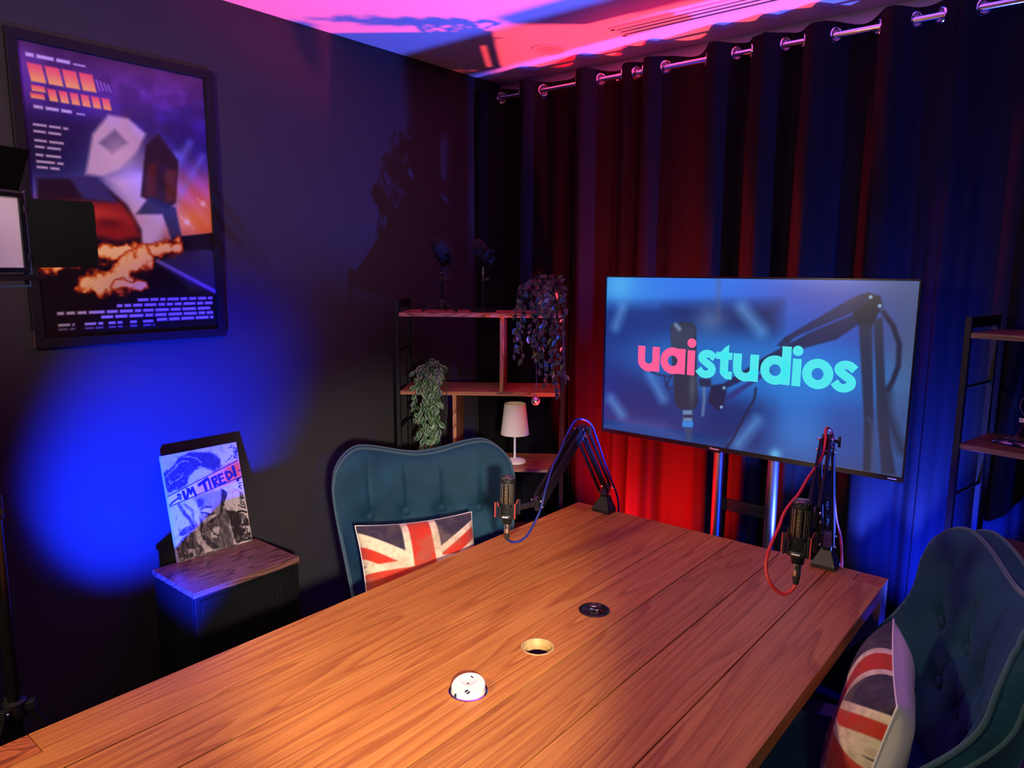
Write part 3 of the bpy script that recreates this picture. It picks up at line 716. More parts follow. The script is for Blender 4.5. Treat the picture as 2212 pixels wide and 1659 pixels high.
# ------------------------------------------------------------------ framed poster (a plain abstract sunset print stands in for the original design)
def poster():
    H = [0.000664148,-6.61679e-05,-0.0226255,-4.32204e-05,-0.000730149,1.12152,-0.000189037,-1.29351e-05,1.0]
    A = Art(270, 405, 0.6667, 1.0, H); V, U = A.V, A.U; A.k = 0.4
    def ramp(stops):
        out = np.zeros(A.img.shape); vs = [s_[0] for s_ in stops]
        for c in range(3): out[..., c] = np.interp(V, vs, [s_[1][c] for s_ in stops])
        return out
    A.img = ramp([(0.0,(10,6,8)),(0.16,(12,7,9)),(0.26,(22,12,14)),(0.34,(70,40,50)),(0.42,(150,110,160)),(0.52,(90,100,190)),(0.64,(28,44,130)),(0.74,(18,22,92)),(0.82,(52,34,130)),(0.90,(90,56,140)),(1.0,(58,36,66))])
    nz = A.noise(5, 9, 5, 11); n3 = A.noise(16, 26, 4, 5)
    A.mix(0.55*np.clip((nz-0.5)*6, 0, 1)*np.clip((V-0.66)*8, 0, 1), (14,12,52))
    A.mix(0.45*np.clip((0.45-nz)*6, 0, 1)*np.clip((V-0.78)*8, 0, 1), (120,70,160))
    A.mix(0.85*np.clip((0.26-U)*5, 0, 1)*np.clip((V-0.5)*9, 0, 1)*np.clip((0.80-V)*9, 0, 1), (10,12,44))
    # glow on the horizon, right, and diagonal shafts of light
    A.blob((900,900), 0.22, 0.13, (226,110,140), 0.9); A.blob((930,1010), 0.20, 0.10, (240,128,50), 0.95); A.blob((830,990), 0.10, 0.05, (250,160,70), 0.8)
    for c, s_ in (((840,640),0.030), ((780,690),0.022), ((900,700),0.018)):
        p0 = A.p([c])[0]; A.line([(p0[0], p0[1]), (p0[0]-0.20, p0[1]-0.30)], s_, (120,140,220), 0.03, 0.5, True)
    # a tall pale arc and wedge of light
    A.poly([(370,780),(400,600),(470,515),(560,530),(640,600),(600,680),(520,760),(450,790)], (216,206,226), 0.02, 0.9)
    A.poly([(430,640),(500,580),(560,640),(490,690)], (40,44,96), 0.02, 0.85)
    A.poly([(470,800),(620,780),(760,900),(700,1110),(620,1110),(560,900)], (214,206,234), 0.05, 0.95)
    A.blob((640,900), 0.13, 0.20, (196,196,236), 0.75); A.blob((520,700), 0.07, 0.09, (226,220,236), 0.6)
    # dark slanting block across the glow
    A.poly([(640,650),(700,600),(790,720),(780,910),(740,940),(620,880)], (34,20,26), 0.015, 0.9)
    A.poly([(650,740),(690,730),(690,880),(640,880)], (96,44,30), 0.02, 0.7); A.poly([(730,760),(780,760),(780,900),(735,900)], (120,62,36), 0.02, 0.6)
    A.poly([(660,880),(780,930),(840,1200),(810,1200),(720,960),(600,960)], (40,52,92), 0.015, 0.9)
    # red mass, lower left
    A.poly([(150,800),(420,800),(560,920),(625,1030),(630,1130),(520,1160),(150,1190)], (28,12,22), 0.02, 0.95)
    A.poly([(250,905),(530,905),(590,990),(620,1060),(520,1080),(330,1040),(240,1000)], (150,34,26), 0.03, 0.95)
    A.blob((420,960), 0.12, 0.03, (206,70,46), 0.8, -0.1); A.poly([(300,800),(430,800),(520,910),(360,890)], (60,70,150), 0.02, 0.7)
    A.blob((480,1000), 0.05, 0.02, (90,14,12), 0.8)
    # road and hills
    A.poly([(150,1210),(420,1170),(640,1120),(800,1060),(990,1040),(1000,1600),(150,1600)], (16,9,10), 0.01, 1.0)
    A.poly([(690,1180),(800,1130),(990,1100),(990,1330),(850,1280)], (54,54,76), 0.03, 0.9); A.line([(700,1170),(985,1320)], 0.014, (150,150,200), 0.012, 0.7)
    A.poly([(830,1090),(990,1030),(990,1130),(860,1110)], (26,16,16), 0.01, 0.95)
    # fire line
    def fire(pts, w, seed):
        P = A.p(pts); d = np.full(U.shape, 9.0)
        for a, b in zip(P[:-1], P[1:]): d = np.minimum(d, A.segd(a, b))
        k = A.noise(22, 34, 4, seed); q = np.clip(1.25 - d/w - (k-0.45)*1.6, 0, 1)
        A.mix(np.clip(q*2.2, 0, 1)*0.9, (170,44,10)); A.mix(np.clip(q*2.6-0.7, 0, 1), (240,150,50)); A.mix(np.clip(q*3.0-1.5, 0, 1), (255,228,150))
    fire([(150,1190),(330,1160),(460,1130),(640,1140),(790,1110)], 0.034, 21); fire([(640,1150),(560,1200),(520,1260),(400,1280)], 0.045, 31); fire([(330,1150),(320,1060)], 0.018, 41); fire([(520,1280),(640,1280)], 0.022, 51)
    for c in ((905,912), (832,995)):
        A.blob(c, 0.012, 0.012, (255,240,230), 0.9); p = A.p([c])[0]
        A.line([(p[0]-0.025, p[1]+0.02), (p[0]+0.025, p[1]-0.02)], 0.003, (255,230,220), 0.004, 0.7, True)
    # title area: two slanted blocks of orange-to-pink, credit area: plain pale bars (no lettering)
    def block(u0, u1, v0, v1, sh):
        m0 = A.img.copy(); tt = np.clip((V-v0)/(v1-v0), 0, 1)[..., None]
        g = (1-tt)*np.array((246,196,84)) + tt*np.array((238,84,96))
        sav = A.img.copy(); A.poly([(u0,v0),(u1,v0),(u1+sh,v1),(u0+sh,v1)], (255,0,255), 0.003, 1.0, True)
        wgt = np.clip(np.abs(A.img-sav).sum(-1)/(np.abs(np.array((255,0,255))-sav).sum(-1)+1e-6), 0, 1)[..., None]; A.img = sav*(1-wgt) + g*wgt
    for i in range(4): block(0.035+i*0.055, 0.082+i*0.055, 0.873, 0.932, -0.010)
    for i in range(4): A.line([(0.258+i*0.013, 0.884),(0.250+i*0.013, 0.916-i*0.003)], 0.005, (190,150,220), 0.002, 0.8, True)
    for i in range(6): block(0.088+i*0.036, 0.116+i*0.036, 0.818, 0.858, -0.006)
    block(0.035, 0.078, 0.842, 0.862, -0.003); block(0.030, 0.074, 0.818, 0.836, -0.003)
    def bars(v, u0, u1, h, seed, col=(226,222,236), a=0.85):
        rg = random.Random(seed); u = u0
        while u < u1-0.004:
            l = min(rg.uniform(0.02, 0.06), u1-u); A.poly([(u,v),(u+l,v),(u+l,v+h),(u,v+h)], col, 0.002, a, True); u += l+0.008
    bars(0.952, 0.025, 0.165, 0.012, 1); bars(0.953, 0.175, 0.215, 0.006, 2); bars(0.786, 0.035, 0.165, 0.011, 3); bars(0.786, 0.172, 0.20, 0.006, 4)
    for k, (v, u1) in enumerate(((0.728,0.140),(0.706,0.115),(0.676,0.125),(0.655,0.110),(0.628,0.115),(0.606,0.115),(0.587,0.10))): bars(v, 0.028, u1, 0.008, 10+k)
    for k, (v, u0) in enumerate(((0.122,0.34),(0.102,0.26),(0.081,0.05),(0.062,0.20),(0.043,0.41))): bars(v, u0, 0.650, 0.011, 30+k)
    for u0, u1 in ((0.05,0.105),(0.14,0.205),(0.225,0.25),(0.258,0.275),(0.305,0.33),(0.355,0.40)): bars(0.040, u0, u1, 0.009, 50); bars(0.026, u0, u1, 0.006, 51, (150,150,170))
    W_, H_ = 0.676, 1.006; fw = 0.032; dp = 0.022
    yc, zc = 1.174, 1.946
    t = thing('framed_poster', 'tall black framed poster with a purple and orange sunset print on the left wall', 'poster', (WX, yc, zc-H_/2))
    for nm, b in (('top', (-W_/2, W_/2, H_-fw, H_)), ('bottom', (-W_/2, W_/2, 0, fw)), ('l', (-W_/2, -W_/2+fw, fw, H_-fw)), ('r', (W_/2-fw, W_/2, fw, H_-fw))):
        obj('frame_rail', MB().box(0.0005, dp, b[0], b[1], b[2], b[3]), 'black_metal', t, 0, 0.002)
    iw, ih = W_-2*fw, H_-2*fw
    obj('backing_board', MB().box(0.0005, 0.0105, -iw/2, iw/2, fw, H_-fw), 'black_plastic', t, 0)
    A.mesh('print', lambda u, v: Vector((0.011, (u/0.6667-0.5)*iw, fw + v*ih)), print_mat('poster_print', 0.35, 0, 0.35), t)
    for yy in (-W_/2+0.0, W_/2-0.012): obj('corner_clip', MB().box(0.001, dp+0.001, yy-0.001, yy+0.003, 0.002 if yy < 0 else -0.0015, 0.06 if yy < 0 else 0.002), 'steel', t, 0)
poster()

# ------------------------------------------------------------------ television on its stand
TVY = 2.72
def stroke(pts, wd, closed=False, z=0.0):
    """flat ribbon along a 2-D polyline"""
    P = [np.array(p, float) for p in pts]; n = len(P); mb = MB(); L = []; R = []
    for i in range(n):
        a = P[i-1] if (i > 0 or closed) else P[i]; b = P[(i+1) % n] if (i < n-1 or closed) else P[i]
        d = b-a; d = d/np.linalg.norm(d); nn = np.array((-d[1], d[0])); L.append(P[i]+nn*wd/2); R.append(P[i]-nn*wd/2)
    vs = [(p[0], p[1], z) for p in L] + [(p[0], p[1], z) for p in R]
    fs = [(i, (i+1) % n, n+(i+1) % n, n+i) for i in range(n if closed else n-1)]
    return vs, fs
def arc(cx, cy, rx, ry, a0, a1, n=28): return [(cx+rx*math.cos(math.radians(a0+(a1-a0)*k/n)), cy+ry*math.sin(math.radians(a0+(a1-a0)*k/n))) for k in range(n+1)]
def rect(x0, x1, y0, y1): return [(x0,y0,0),(x1,y0,0),(x1,y1,0),(x0,y1,0)], [(0,1,2,3)]
def disc(cx, cy, r, n=28): return [(cx+r*math.cos(2*PI*k/n), cy+r*math.sin(2*PI*k/n), 0) for k in range(n)], [tuple(range(n))]
def ring(cx, cy, rx, ry, wd): return stroke(arc(cx, cy, rx-wd/2, ry-wd/2, 0, 360, 40)[:-1], wd, True)
XB, XT, SW = 0.416, 0.572, 0.050
def letter(ch, x0, x1):
    c = (x0+x1)/2; h = (XB+XT)/2; hw = (x1-x0)/2; hh = (XT-XB)/2; s = SW; out = []
    if ch == 'u':
        out = [rect(x0, x0+s, XB+hw*0.9, XT), rect(x1-s, x1, XB, XT), stroke(arc(c, XB+hw*0.9, hw-s/2, hw*0.95-s/2, 180, 360), s)]
    elif ch == 'a': out = [ring(x0+hh+0.002, h, hh+0.004, hh+0.005, s), rect(x1-s, x1, XB, XT)]
    elif ch == 'o': out = [ring(c, h, hw+0.002, hh+0.005, s)]
    elif ch == 'd': out = [ring(x0+hh+0.002, h, hh+0.004, hh+0.005, s), rect(x1-s, x1, XB, 0.632)]
    elif ch == 'i': out = [rect(x0, x1, XB, XT-0.004), disc(c, 0.612, 0.0285)]
    elif ch == 't':
        out = [([(x0+0.020,0.572,0),(x0+0.070,0.572,0),(x0+0.070,0.618,0),(x0+0.048,0.604,0)], [(0,1,2,3)]), rect(x0+0.020, x0+0.070, XB+0.03, 0.575), rect(x0-0.006, x1, 0.530, XT),
               stroke(arc(x0+0.074, XB+0.036, 0.029, 0.032, 180, 275, 12) + [(x1-0.002, XB+0.010)], 0.048)]
        out[-1] = stroke([(x0+0.045, XB+0.05), (x0+0.048, XB+0.034), (x0+0.062, XB+0.022), (x1+0.002, XB+0.021)], 0.048)
    elif ch == 's':
        w2 = hw; p = [(c+w2*0.80, XT-0.040), (c+w2*0.35, XT-0.020), (c-w2*0.10, XT-0.017), (c-w2*0.45, XT-0.028), (c-w2*0.52, XT-0.046), (c-w2*0.30, XT-0.060), (c+w2*0.10, h+0.000), (c+w2*0.45, h-0.014), (c+w2*0.56, h-0.032), (c+w2*0.42, XB+0.026), (c, XB+0.015), (c-w2*0.45, XB+0.019), (c-w2*0.86, XB+0.044)]
        q = [Vector((a, b, 0)) for a, b in p]; q = smooth_path(q, 6); out = [stroke([(v.x, v.y) for v in q], 0.046)]
    return out
def television():
    H = [0.00138097,6.61544e-05,-0.178906,0.000216504,-0.0012133,1.10996,0.000194122,-2.63521e-05,1.0]
    A = Art(480, 270, 1.7778, 1.0, H); U, V = A.U, A.V
    base = [(0.0,(46,62,116)),(0.25,(28,70,140)),(0.5,(26,70,150)),(0.75,(34,74,160)),(1.0,(50,110,205))]
    for c in range(3): A.img[..., c] = np.interp(V, [b[0] for b in base], [b[1][c] for b in base])
    A.blob((200,150), 0.13, 0.11, (96,190,210), 0.7); A.blob((330,180), 0.25, 0.12, (66,130,210), 0.6); A.blob((650,150), 0.25, 0.10, (50,110,210), 0.7); A.blob((1000,200), 0.25, 0.14, (52,100,206), 0.6)
    A.blob((1350,200), 0.35, 0.14, (50,52,140), 0.7); A.blob((1780,250), 0.22, 0.25, (62,66,110), 0.9); A.blob((1800,600), 0.16, 0.45, (74,76,104), 0.9); A.blob((1480,330), 0.2, 0.15, (44,62,160), 0.6)
    # dark acoustic panels behind
    A.poly([(60,250),(1090,245),(1030,1080),(60,900)], (14,40,96), 0.05, 0.75)
    A.poly([(440,260),(1080,250),(1060,420),(700,430)], (10,26,70), 0.05, 0.55); A.poly([(60,560),(380,600),(420,860),(90,830)], (12,36,92), 0.06, 0.5)
    A.poly([(700,720),(1030,780),(1000,1060),(650,960)], (14,34,90), 0.05, 0.6)
    A.blob((690,340), 0.10, 0.09, (92,104,150), 0.7); A.line([(742,110),(738,330)], 0.016, (92,84,110), 0.02, 0.6)
    for a, b, w_ in (((205,265),(165,370),0.05), ((870,270),(975,400),0.065), ((350,640),(420,770),0.05), ((130,770),(190,860),0.055), ((945,900),(830,1030),0.06)): A.line([a, b], w_, (112,152,208), 0.035, 0.62)
    A.poly([(90,940),(220,880),(420,910),(560,1000),(500,1010),(90,925)], (70,74,138), 0.04, 0.7)
    A.blob((1180,950), 0.17, 0.22, (52,112,186), 0.7); A.blob((1040,1090), 0.035, 0.035, (110,180,220), 0.8); A.poly([(1010,700),(1060,700),(1000,1100),(960,1090)], (30,70,140), 0.03, 0.5)
    A.poly([(1350,760),(1540,780),(1530,1100),(1350,1150)], (44,66,140), 0.06, 0.6)
    # halo round the name
    cx, cy = A.p([(900,600)])[0]; d = np.hypot((U-cx)/0.78, (V-cy)/0.20); A.mix(0.62*np.exp(-d**4), (44,132,214))
    # the pictured boom arm
    dk = (22,24,44)
    A.poly([(1510,220),(1580,190),(1650,210),(1665,270),(1640,300),(1600,380),(1535,385),(1490,330)], dk, 0.006, 0.95)
    A.poly([(1480,225),(1550,195),(1580,240),(1520,290),(1200,420),(1110,470),(1100,440)], (30,32,70), 0.006, 0.92)
    A.poly([(1500,310),(1520,370),(1400,450),(1130,520),(900,660),(770,720),(760,690),(1000,540),(1250,410)], (26,28,62), 0.006, 0.88)
    A.poly([(1060,480),(1110,435),(1150,440),(1120,500)], (30,34,70), 0.006, 0.85)
    A.poly([(765,760),(1000,620),(1030,625),(930,690),(775,800)], (44,44,108), 0.006, 0.85)
    A.poly([(1525,360),(1600,370),(1600,900),(1580,1200),(1535,1190),(1545,900)], (36,38,60), 0.006, 0.93)
    A.poly([(1610,340),(1660,330),(1670,760),(1690,1000),(1720,1215),(1640,1205),(1620,900)], (38,38,58), 0.006, 0.93)
    A.line([(1575,900),(1600,930),(1590,1190)], 0.02, (60,64,96), 0.01, 0.7)
    A.line([(1665,300),(1720,380),(1752,480),(1745,600),(1710,690),(1680,740)], 0.024, (24,26,52), 0.006, 0.95); A.line([(1680,740),(1680,860),(1720,980),(1760,1080)], 0.045, (34,36,58), 0.02, 0.8)
    A.line([(940,720),(930,780),(870,880),(800,1010),(765,1055)], 0.014, (28,30,58), 0.005, 0.9)
    A.poly([(690,700),(770,690),(775,740),(755,830),(720,840),(670,790)], (26,28,58), 0.006, 0.93)
    for c in ((762,715), (745,822), (1595,215), (1645,265)): A.blob(c, 0.010, 0.010, (150,170,200), 0.9, 0, 2)
    A.line([(650,690),(650,780),(640,865)], 0.020, (96,104,140), 0.006, 0.85); A.poly([(620,660),(690,665),(690,710),(625,705)], (30,34,60), 0.006, 0.9)
    # the pictured microphone
    A.poly([(468,375),(485,352),(540,345),(598,352),(612,380),(612,640),(616,800),(590,836),(510,832),(487,800),(478,640)], (40,42,58), 0.006, 0.95)
    A.poly([(472,380),(610,385),(610,620),(476,615)], (52,56,78), 0.01, 0.6)
    gr = 0.5+0.5*np.sin(U*420)*np.sin(V*420); mk = A.img.copy(); A.mix(0.35*gr*(np.abs(U-0.535) < 0.075)*(V > 0.52)*(V < 0.73), (84,88,112))
    A.line([(500,362),(520,385)], 0.02, (150,156,180), 0.012, 0.8); A.blob((585,700), 0.02, 0.11, (92,92,104), 0.6)
    for pts in ([(355,620),(400,640),(470,650)], [(430,645),(445,715),(475,715)], [(470,640),(440,700)], [(600,640),(650,650)]): A.line(pts, 0.011, (34,38,72), 0.005, 0.9)
    A.poly([(528,838),(582,838),(580,900),(530,900)], (120,132,160), 0.006, 0.9); A.poly([(530,862),(582,862),(582,880),(530,880)], (30,34,60), 0.006, 0.9)
    A.poly([(524,900),(586,900),(584,935),(526,932)], (50,124,196), 0.006, 0.95); A.poly([(534,935),(580,937),(576,1010),(545,1000)], (60,66,96), 0.008, 0.85)
    A.img = np.clip(A.img*np.array((0.95, 1.10, 1.14)), 0, 255)
    hw, hh = 0.6125, 0.3475; zc = 1.342; xc = -1.1085; D = 0.055
    t = thing('television', 'large flat television showing the words uai studios, on a stand behind the table', 'television', (xc, TVY, zc-hh))
    z0 = 0.0; z1 = 2*hh; bz = 0.007; bb = 0.018
    obj('back_shell', MB().box(-hw, hw, 0.012, 0.030, z0, z1).box(-hw*0.8, hw*0.8, 0.030, D, z0+0.03, z1*0.6), 'black_plastic', t, 0, 0.003)
    fr = MB()
    fr.box(-hw, hw, 0.0, 0.0118, z1-bz, z1); fr.box(-hw, -hw+bz, 0.0, 0.0118, z0+bb, z1-bz); fr.box(hw-bz, hw, 0.0, 0.0118, z0+bb, z1-bz)
    obj('bezel', fr, 'black_gloss', t, 0, 0.001)
    ch = obj('chin', MB().box(-hw, hw, -0.001, 0.0118, z0, z0+bb), 'black_gloss', t, 0, 0.001)
    sw, sh = 2*(hw-bz), z1-bz-bb
    scr = A.mesh('screen', lambda u, v: Vector(((u/1.7778-0.5)*sw, 0.006, z0+bb+v*sh)), print_mat('screen_picture', 0.25, 1.0), t)
    def em(name, col, s_=1.0):
        m = mat(name, (0.01,0.01,0.01,1), 0.4, emis=col, estr=s_); return m
    em('letter_pink', srgb(255,92,150)); em('letter_cyan', srgb(66,228,236))
    word = [('u',0.243,0.394,'p'),('a',0.402,0.565,'p'),('i',0.579,0.627,'p'),('s',0.642,0.764,'c'),('t',0.765,0.857,'c'),('u',0.863,1.012,'c'),('d',1.025,1.189,'c'),('i',1.199,1.246,'c'),('o',1.254,1.411,'c'),('s',1.411,1.530,'c')]
    for chh, a, b, k in word:
        mb = MB()
        for vs, fs in letter(chh, a, b): mb.add([((p[0]/1.7778-0.5)*sw, 0.0045, z0+bb+p[1]*sh) for p in vs], fs)
        obj('letter', mb, 'letter_pink' if k == 'p' else 'letter_cyan', t, 0)
    # maker's name on the chin, tiny plate at the right
    text_mesh('maker_name', 'Hisense', 0.0125, (-0.075, -0.0014, z0+0.005), ch, 'white_ink', 'CENTER', 0.0002)
    obj('badge', MB().box(hw-0.050, hw-0.022, -0.0014, -0.001, z0+0.007, z0+0.0105), 'white_ink', ch, 0)
    obj('sensor', MB().box(-0.085, -0.05, -0.001, 0.010, z0-0.006, z0), 'black_gloss', t, 0, 0.001)
television()
def tv_stand():
    t = thing('tv_stand', 'black two-post television floor stand behind the far end of the table', 'stand', (-1.09, 2.82, 0))
    for sx in (-0.113, 0.113): obj('post', MB().tube([(sx, 0, 0.04), (sx, 0, 1.62)], 0.0225, 24), 'post_metal', t); 
    for sx in (-0.113, 0.113): obj('collar', MB().lathe([(0.0225,-0.012),(0.027,-0.010),(0.027,0.010),(0.0225,0.012)], 20, (sx, 0, 0.985)), 'black_metal', t)
    obj('crossbar', MB().box(-0.092, 0.092, -0.006, 0.006, 0.725, 0.775), 'black_metal', t, 0, 0.002)
    obj('base_plate', MB().box(-0.36, 0.36, -0.22, 0.22, 0.0, 0.008), 'black_metal', t, 0, 0.003)
    obj('base_column', MB().box(-0.15, 0.15, -0.03, 0.03, 0.0085, 0.045), 'black_metal', t, 0, 0.002)
    for sx in (-0.113, 0.113): obj('mount_rail', MB().box(sx-0.016, sx+0.016, -0.043, -0.0235, 1.06, 1.58), 'black_metal', t, 0, 0.001)
    obj('mount_plate', MB().box(-0.2, 0.2, -0.0235, -0.0228, 1.2, 1.5), 'black_metal', t, 0)
tv_stand()

# ------------------------------------------------------------------ velvet armchairs
def back_hw(z): return 0.292 + 0.061*sm((z-0.42)/0.50)
def back_top(u):
    a = abs(u); t = 0.975 + 0.050*(1-math.cos(PI*min(a/0.80, 1.0)))/2
    q = max(0.0, (a-0.66)/0.34); return t - 0.135*(1-math.sqrt(max(0.0, 1-q*q)))
BTN = [(-0.216, 0.765), (-0.072, 0.765), (0.072, 0.765), (0.216, 0.765), (-0.144, 0.625), (0.0, 0.625), (0.144, 0.625)]
def back_pt(u, v, side):
    """side +1 front, -1 rear, 0 rim"""
    z = 0.43 + v*(back_top(u)-0.43); x = u*back_hw(z)
    y = 0.215 + (z-0.43)*0.20 - 0.105*abs(u)**2.2*(0.55+0.45*sm((z-0.4)/0.5)) - 0.27*sm((0.83-z)/0.44)*abs(u)**9
    e = max(0.0, (1-abs(u)**6)*(1-v**14)*(1-(1-v)**18))
    if side > 0:
        f = 0.030 + 0.034*e**0.6
        for bx, bz in BTN:
            d2 = ((x-bx)**2 + (z-bz)**2); f -= 0.024*math.exp(-d2/0.0013)
            # seams run from each button to the top edge or fan out to the buttons below
            if bz > 0.7 and z > bz: f -= 0.0075*math.exp(-((x-bx*(1+0.10*(z-bz)))/0.006)**2)*min(1, (0.99-z)*10 if z < 0.99 else 0)
            if bz > 0.7 and z < bz:
                for sx in (-1, 1):
                    lx = bx + sx*0.072*(bz-z)/0.140
                    if bz-z < 0.140: f -= 0.004*math.exp(-((x-lx)/0.006)**2)
        # gathers along the side seam
        f += 0.0022*math.sin(z*230)*max(0.0, (abs(u)-0.78)/0.22)*(1 if abs(u) < 0.995 else 0)
        y -= f
    elif side < 0: y += 0.026 + 0.028*e**0.5
    return Vector((x, y, z))
def armchair(label, loc, rotz):
    t = thing('velvet_armchair', label, 'chair', loc, rotz, 'buttoned teal velvet chairs at the table')
    nu, nv = 150, 80
    mb = MB()
    fr = [[back_pt(-1+2*i/(nu-1), j/(nv-1), 1) for i in range(nu)] for j in range(nv)]
    bk = [[back_pt(-1+2*i/(nu-1), j/(nv-1), -1) for i in range(nu)] for j in range(nv)]
    mb.v = [tuple(p) for r in fr for p in r] + [tuple(p) for r in bk for p in r]; o = nu*nv
    for j in range(nv-1):
        for i in range(nu-1):
            a = j*nu+i; mb.f.append((a, a+1, a+nu+1, a+nu)); mb.f.append((o+a, o+a+nu, o+a+nu+1, o+a+1))
    for j in range(nv-1):
        for i in (0, nu-1): a = j*nu+i; mb.f.append((a, a+nu, o+a+nu, o+a))
    for i in range(nu-1):
        for j in (0, nv-1): a = j*nu+i; mb.f.append((a, a+1, o+a+1, o+a))
    b = obj('backrest', mb, 'velvet', t, 50)
    edge = [back_pt(-1, k/40, 1) for k in range(41)] + [back_pt(-1+2*k/80, 1, 1) for k in range(1, 80)] + [back_pt(1, 1-k/40, 1) for k in range(41)]
    obj('piping', MB().tube([p*1.0+Vector((0, 0.001, 0)) for p in edge], 0.0058, 8), 'velvet_piping', b, 60)
    edge = [back_pt(-1, k/40, -1) for k in range(41)] + [back_pt(-1+2*k/80, 1, -1) for k in range(1, 80)] + [back_pt(1, 1-k/40, -1) for k in range(41)]
    obj('piping', MB().tube(edge, 0.005, 8), 'velvet_piping', b, 60)
    for bx, bz in BTN:
        u = bx/back_hw(bz); v = (bz-0.43)/(back_top(u)-0.43); p = back_pt(u, v, 1)
        obj('button', MB().sphere((p.x, p.y-0.004, p.z), 0.0175, 18, 12, (1, 0.6, 1)), 'velvet', b, 60)
    # seat cushion: soft box with crown
    def seat(u, v, top):
        a, c = 2*u-1, 2*v-1; hx, hy = 0.250-0.02*sm((c+1)/2), 0.250
        sx = math.copysign(abs(a)**0.85, a)*hx; sy = c*hy
        k = (abs(a)**5 + abs(c)**5)
        return Vector((sx*(1-0.04*abs(c)**4), -0.035+sy*(1-0.04*abs(a)**4), (0.405 + 0.022*max(0, 1-k)) if top else 0.325))
    n = 30; mb = MB(); V1 = [seat(i/(n-1), j/(n-1), True) for j in range(n) for i in range(n)]; V0 = [seat(i/(n-1), j/(n-1), False) for j in range(n) for i in range(n)]
    mb.v = [tuple(p) for p in V1+V0]; o = n*n
    for j in range(n-1):
        for i in range(n-1): a = j*n+i; mb.f += [(a, a+1, a+n+1, a+n), (o+a, o+a+n, o+a+n+1, o+a+1)]
    rim = [i for i in range(n)] + [j*n+n-1 for j in range(1, n)] + [(n-1)*n+i for i in range(n-2, -1, -1)] + [j*n for j in range(n-2, 0, -1)]
    for q in range(len(rim)): a, b2 = rim[q], rim[(q+1) % len(rim)]; mb.f.append((a, b2, o+b2, o+a))
    s_ = obj('seat', mb, 'velvet', t, 50, 0.008)
    ed = [V1[i] for i in rim]; obj('piping', MB().tube(ed + ed[:1], 0.005, 8), 'velvet_piping', s_, 60)
    obj('seat_frame', MB().box(-0.235, 0.235, -0.26, 0.20, 0.265, 0.324), 'velvet', t, 0, 0.01)
    for lx, ly, ox, oy in ((-0.20,-0.23,-0.02,-0.03),(0.20,-0.23,0.02,-0.03),(-0.19,0.17,-0.02,0.05),(0.19,0.17,0.02,0.05)):
        obj('leg', MB().tube([(lx+ox, ly+oy, 0.0), (lx, ly, 0.264)], [0.011, 0.019], 14), 'black_metal', t)
    return t
CH1 = (-1.843, 1.794, 0), math.radians(55.6)
CH2 = (-0.388, 1.915, 0), math.radians(-69)
armchair('teal velvet buttoned armchair on the left of the table, facing the camera', *CH1)
armchair('teal velvet buttoned armchair at the right edge, seat pushed under the table', *CH2)

def union_jack():
    A = Art(150, 150, 1.0, 1.0); navy = (52,44,62); cream = (226,208,176); red = (196,52,34)
    A.img[:] = navy; L = lambda a, b, w_, c: A.line([a, b], w_, c, 0.004, 1.0, True)
    L((-0.1,0.14),(1.1,0.86),0.235,cream); L((-0.1,0.86),(1.1,0.14),0.235,cream)
    L((-0.1,0.11),(0.5,0.47),0.085,red); L((0.5,0.53),(1.1,0.89),0.085,red); L((-0.1,0.83),(0.5,0.47),0.085,red); L((0.5,0.53),(1.1,0.17),0.085,red)
    L((0.5,-0.1),(0.5,1.1),0.30,cream); L((-0.1,0.5),(1.1,0.5),0.30,cream); L((0.5,-0.1),(0.5,1.1),0.185,red); L((-0.1,0.5),(1.1,0.5),0.185,red)
    n = A.noise(7, 7, 5, 2); A.mix(0.35*np.clip((n-0.48)*4, 0, 1), (150,128,100)); n = A.noise(40, 40, 2, 4); A.mix(0.18*np.clip((n-0.5)*5, 0, 1), (110,96,86))
    return A
JACK = union_jack(); JMAT = print_mat('flag_print', 0.85, spec=0.2)
_b = JMAT.node_tree.nodes['Principled BSDF']; _b.inputs['Sheen Weight'].default_value = 0.1
def pillow_co(u, v, side, s=0.43, th=0.075, seed=0):
    a = 2*u-1; c = 2*v-1; hs = s/2
    x = a*hs*(1-0.075*(1-a*a)*0 - 0.07*(1-c*c)*np.abs(a)**3); z = c*hs*(1-0.07*(1-a*a)*np.abs(c)**3)
    t = th*np.power(np.clip((1-a**4)*(1-c**4), 0, 1), 0.55)
    t = t*(1+0.10*np.sin(3.1*a+seed)*np.cos(2.3*c+seed)) + 0.004*np.sin(9*a+4*c+seed)*(1-a**2)*(1-c**2)
    return x, -side*t, z
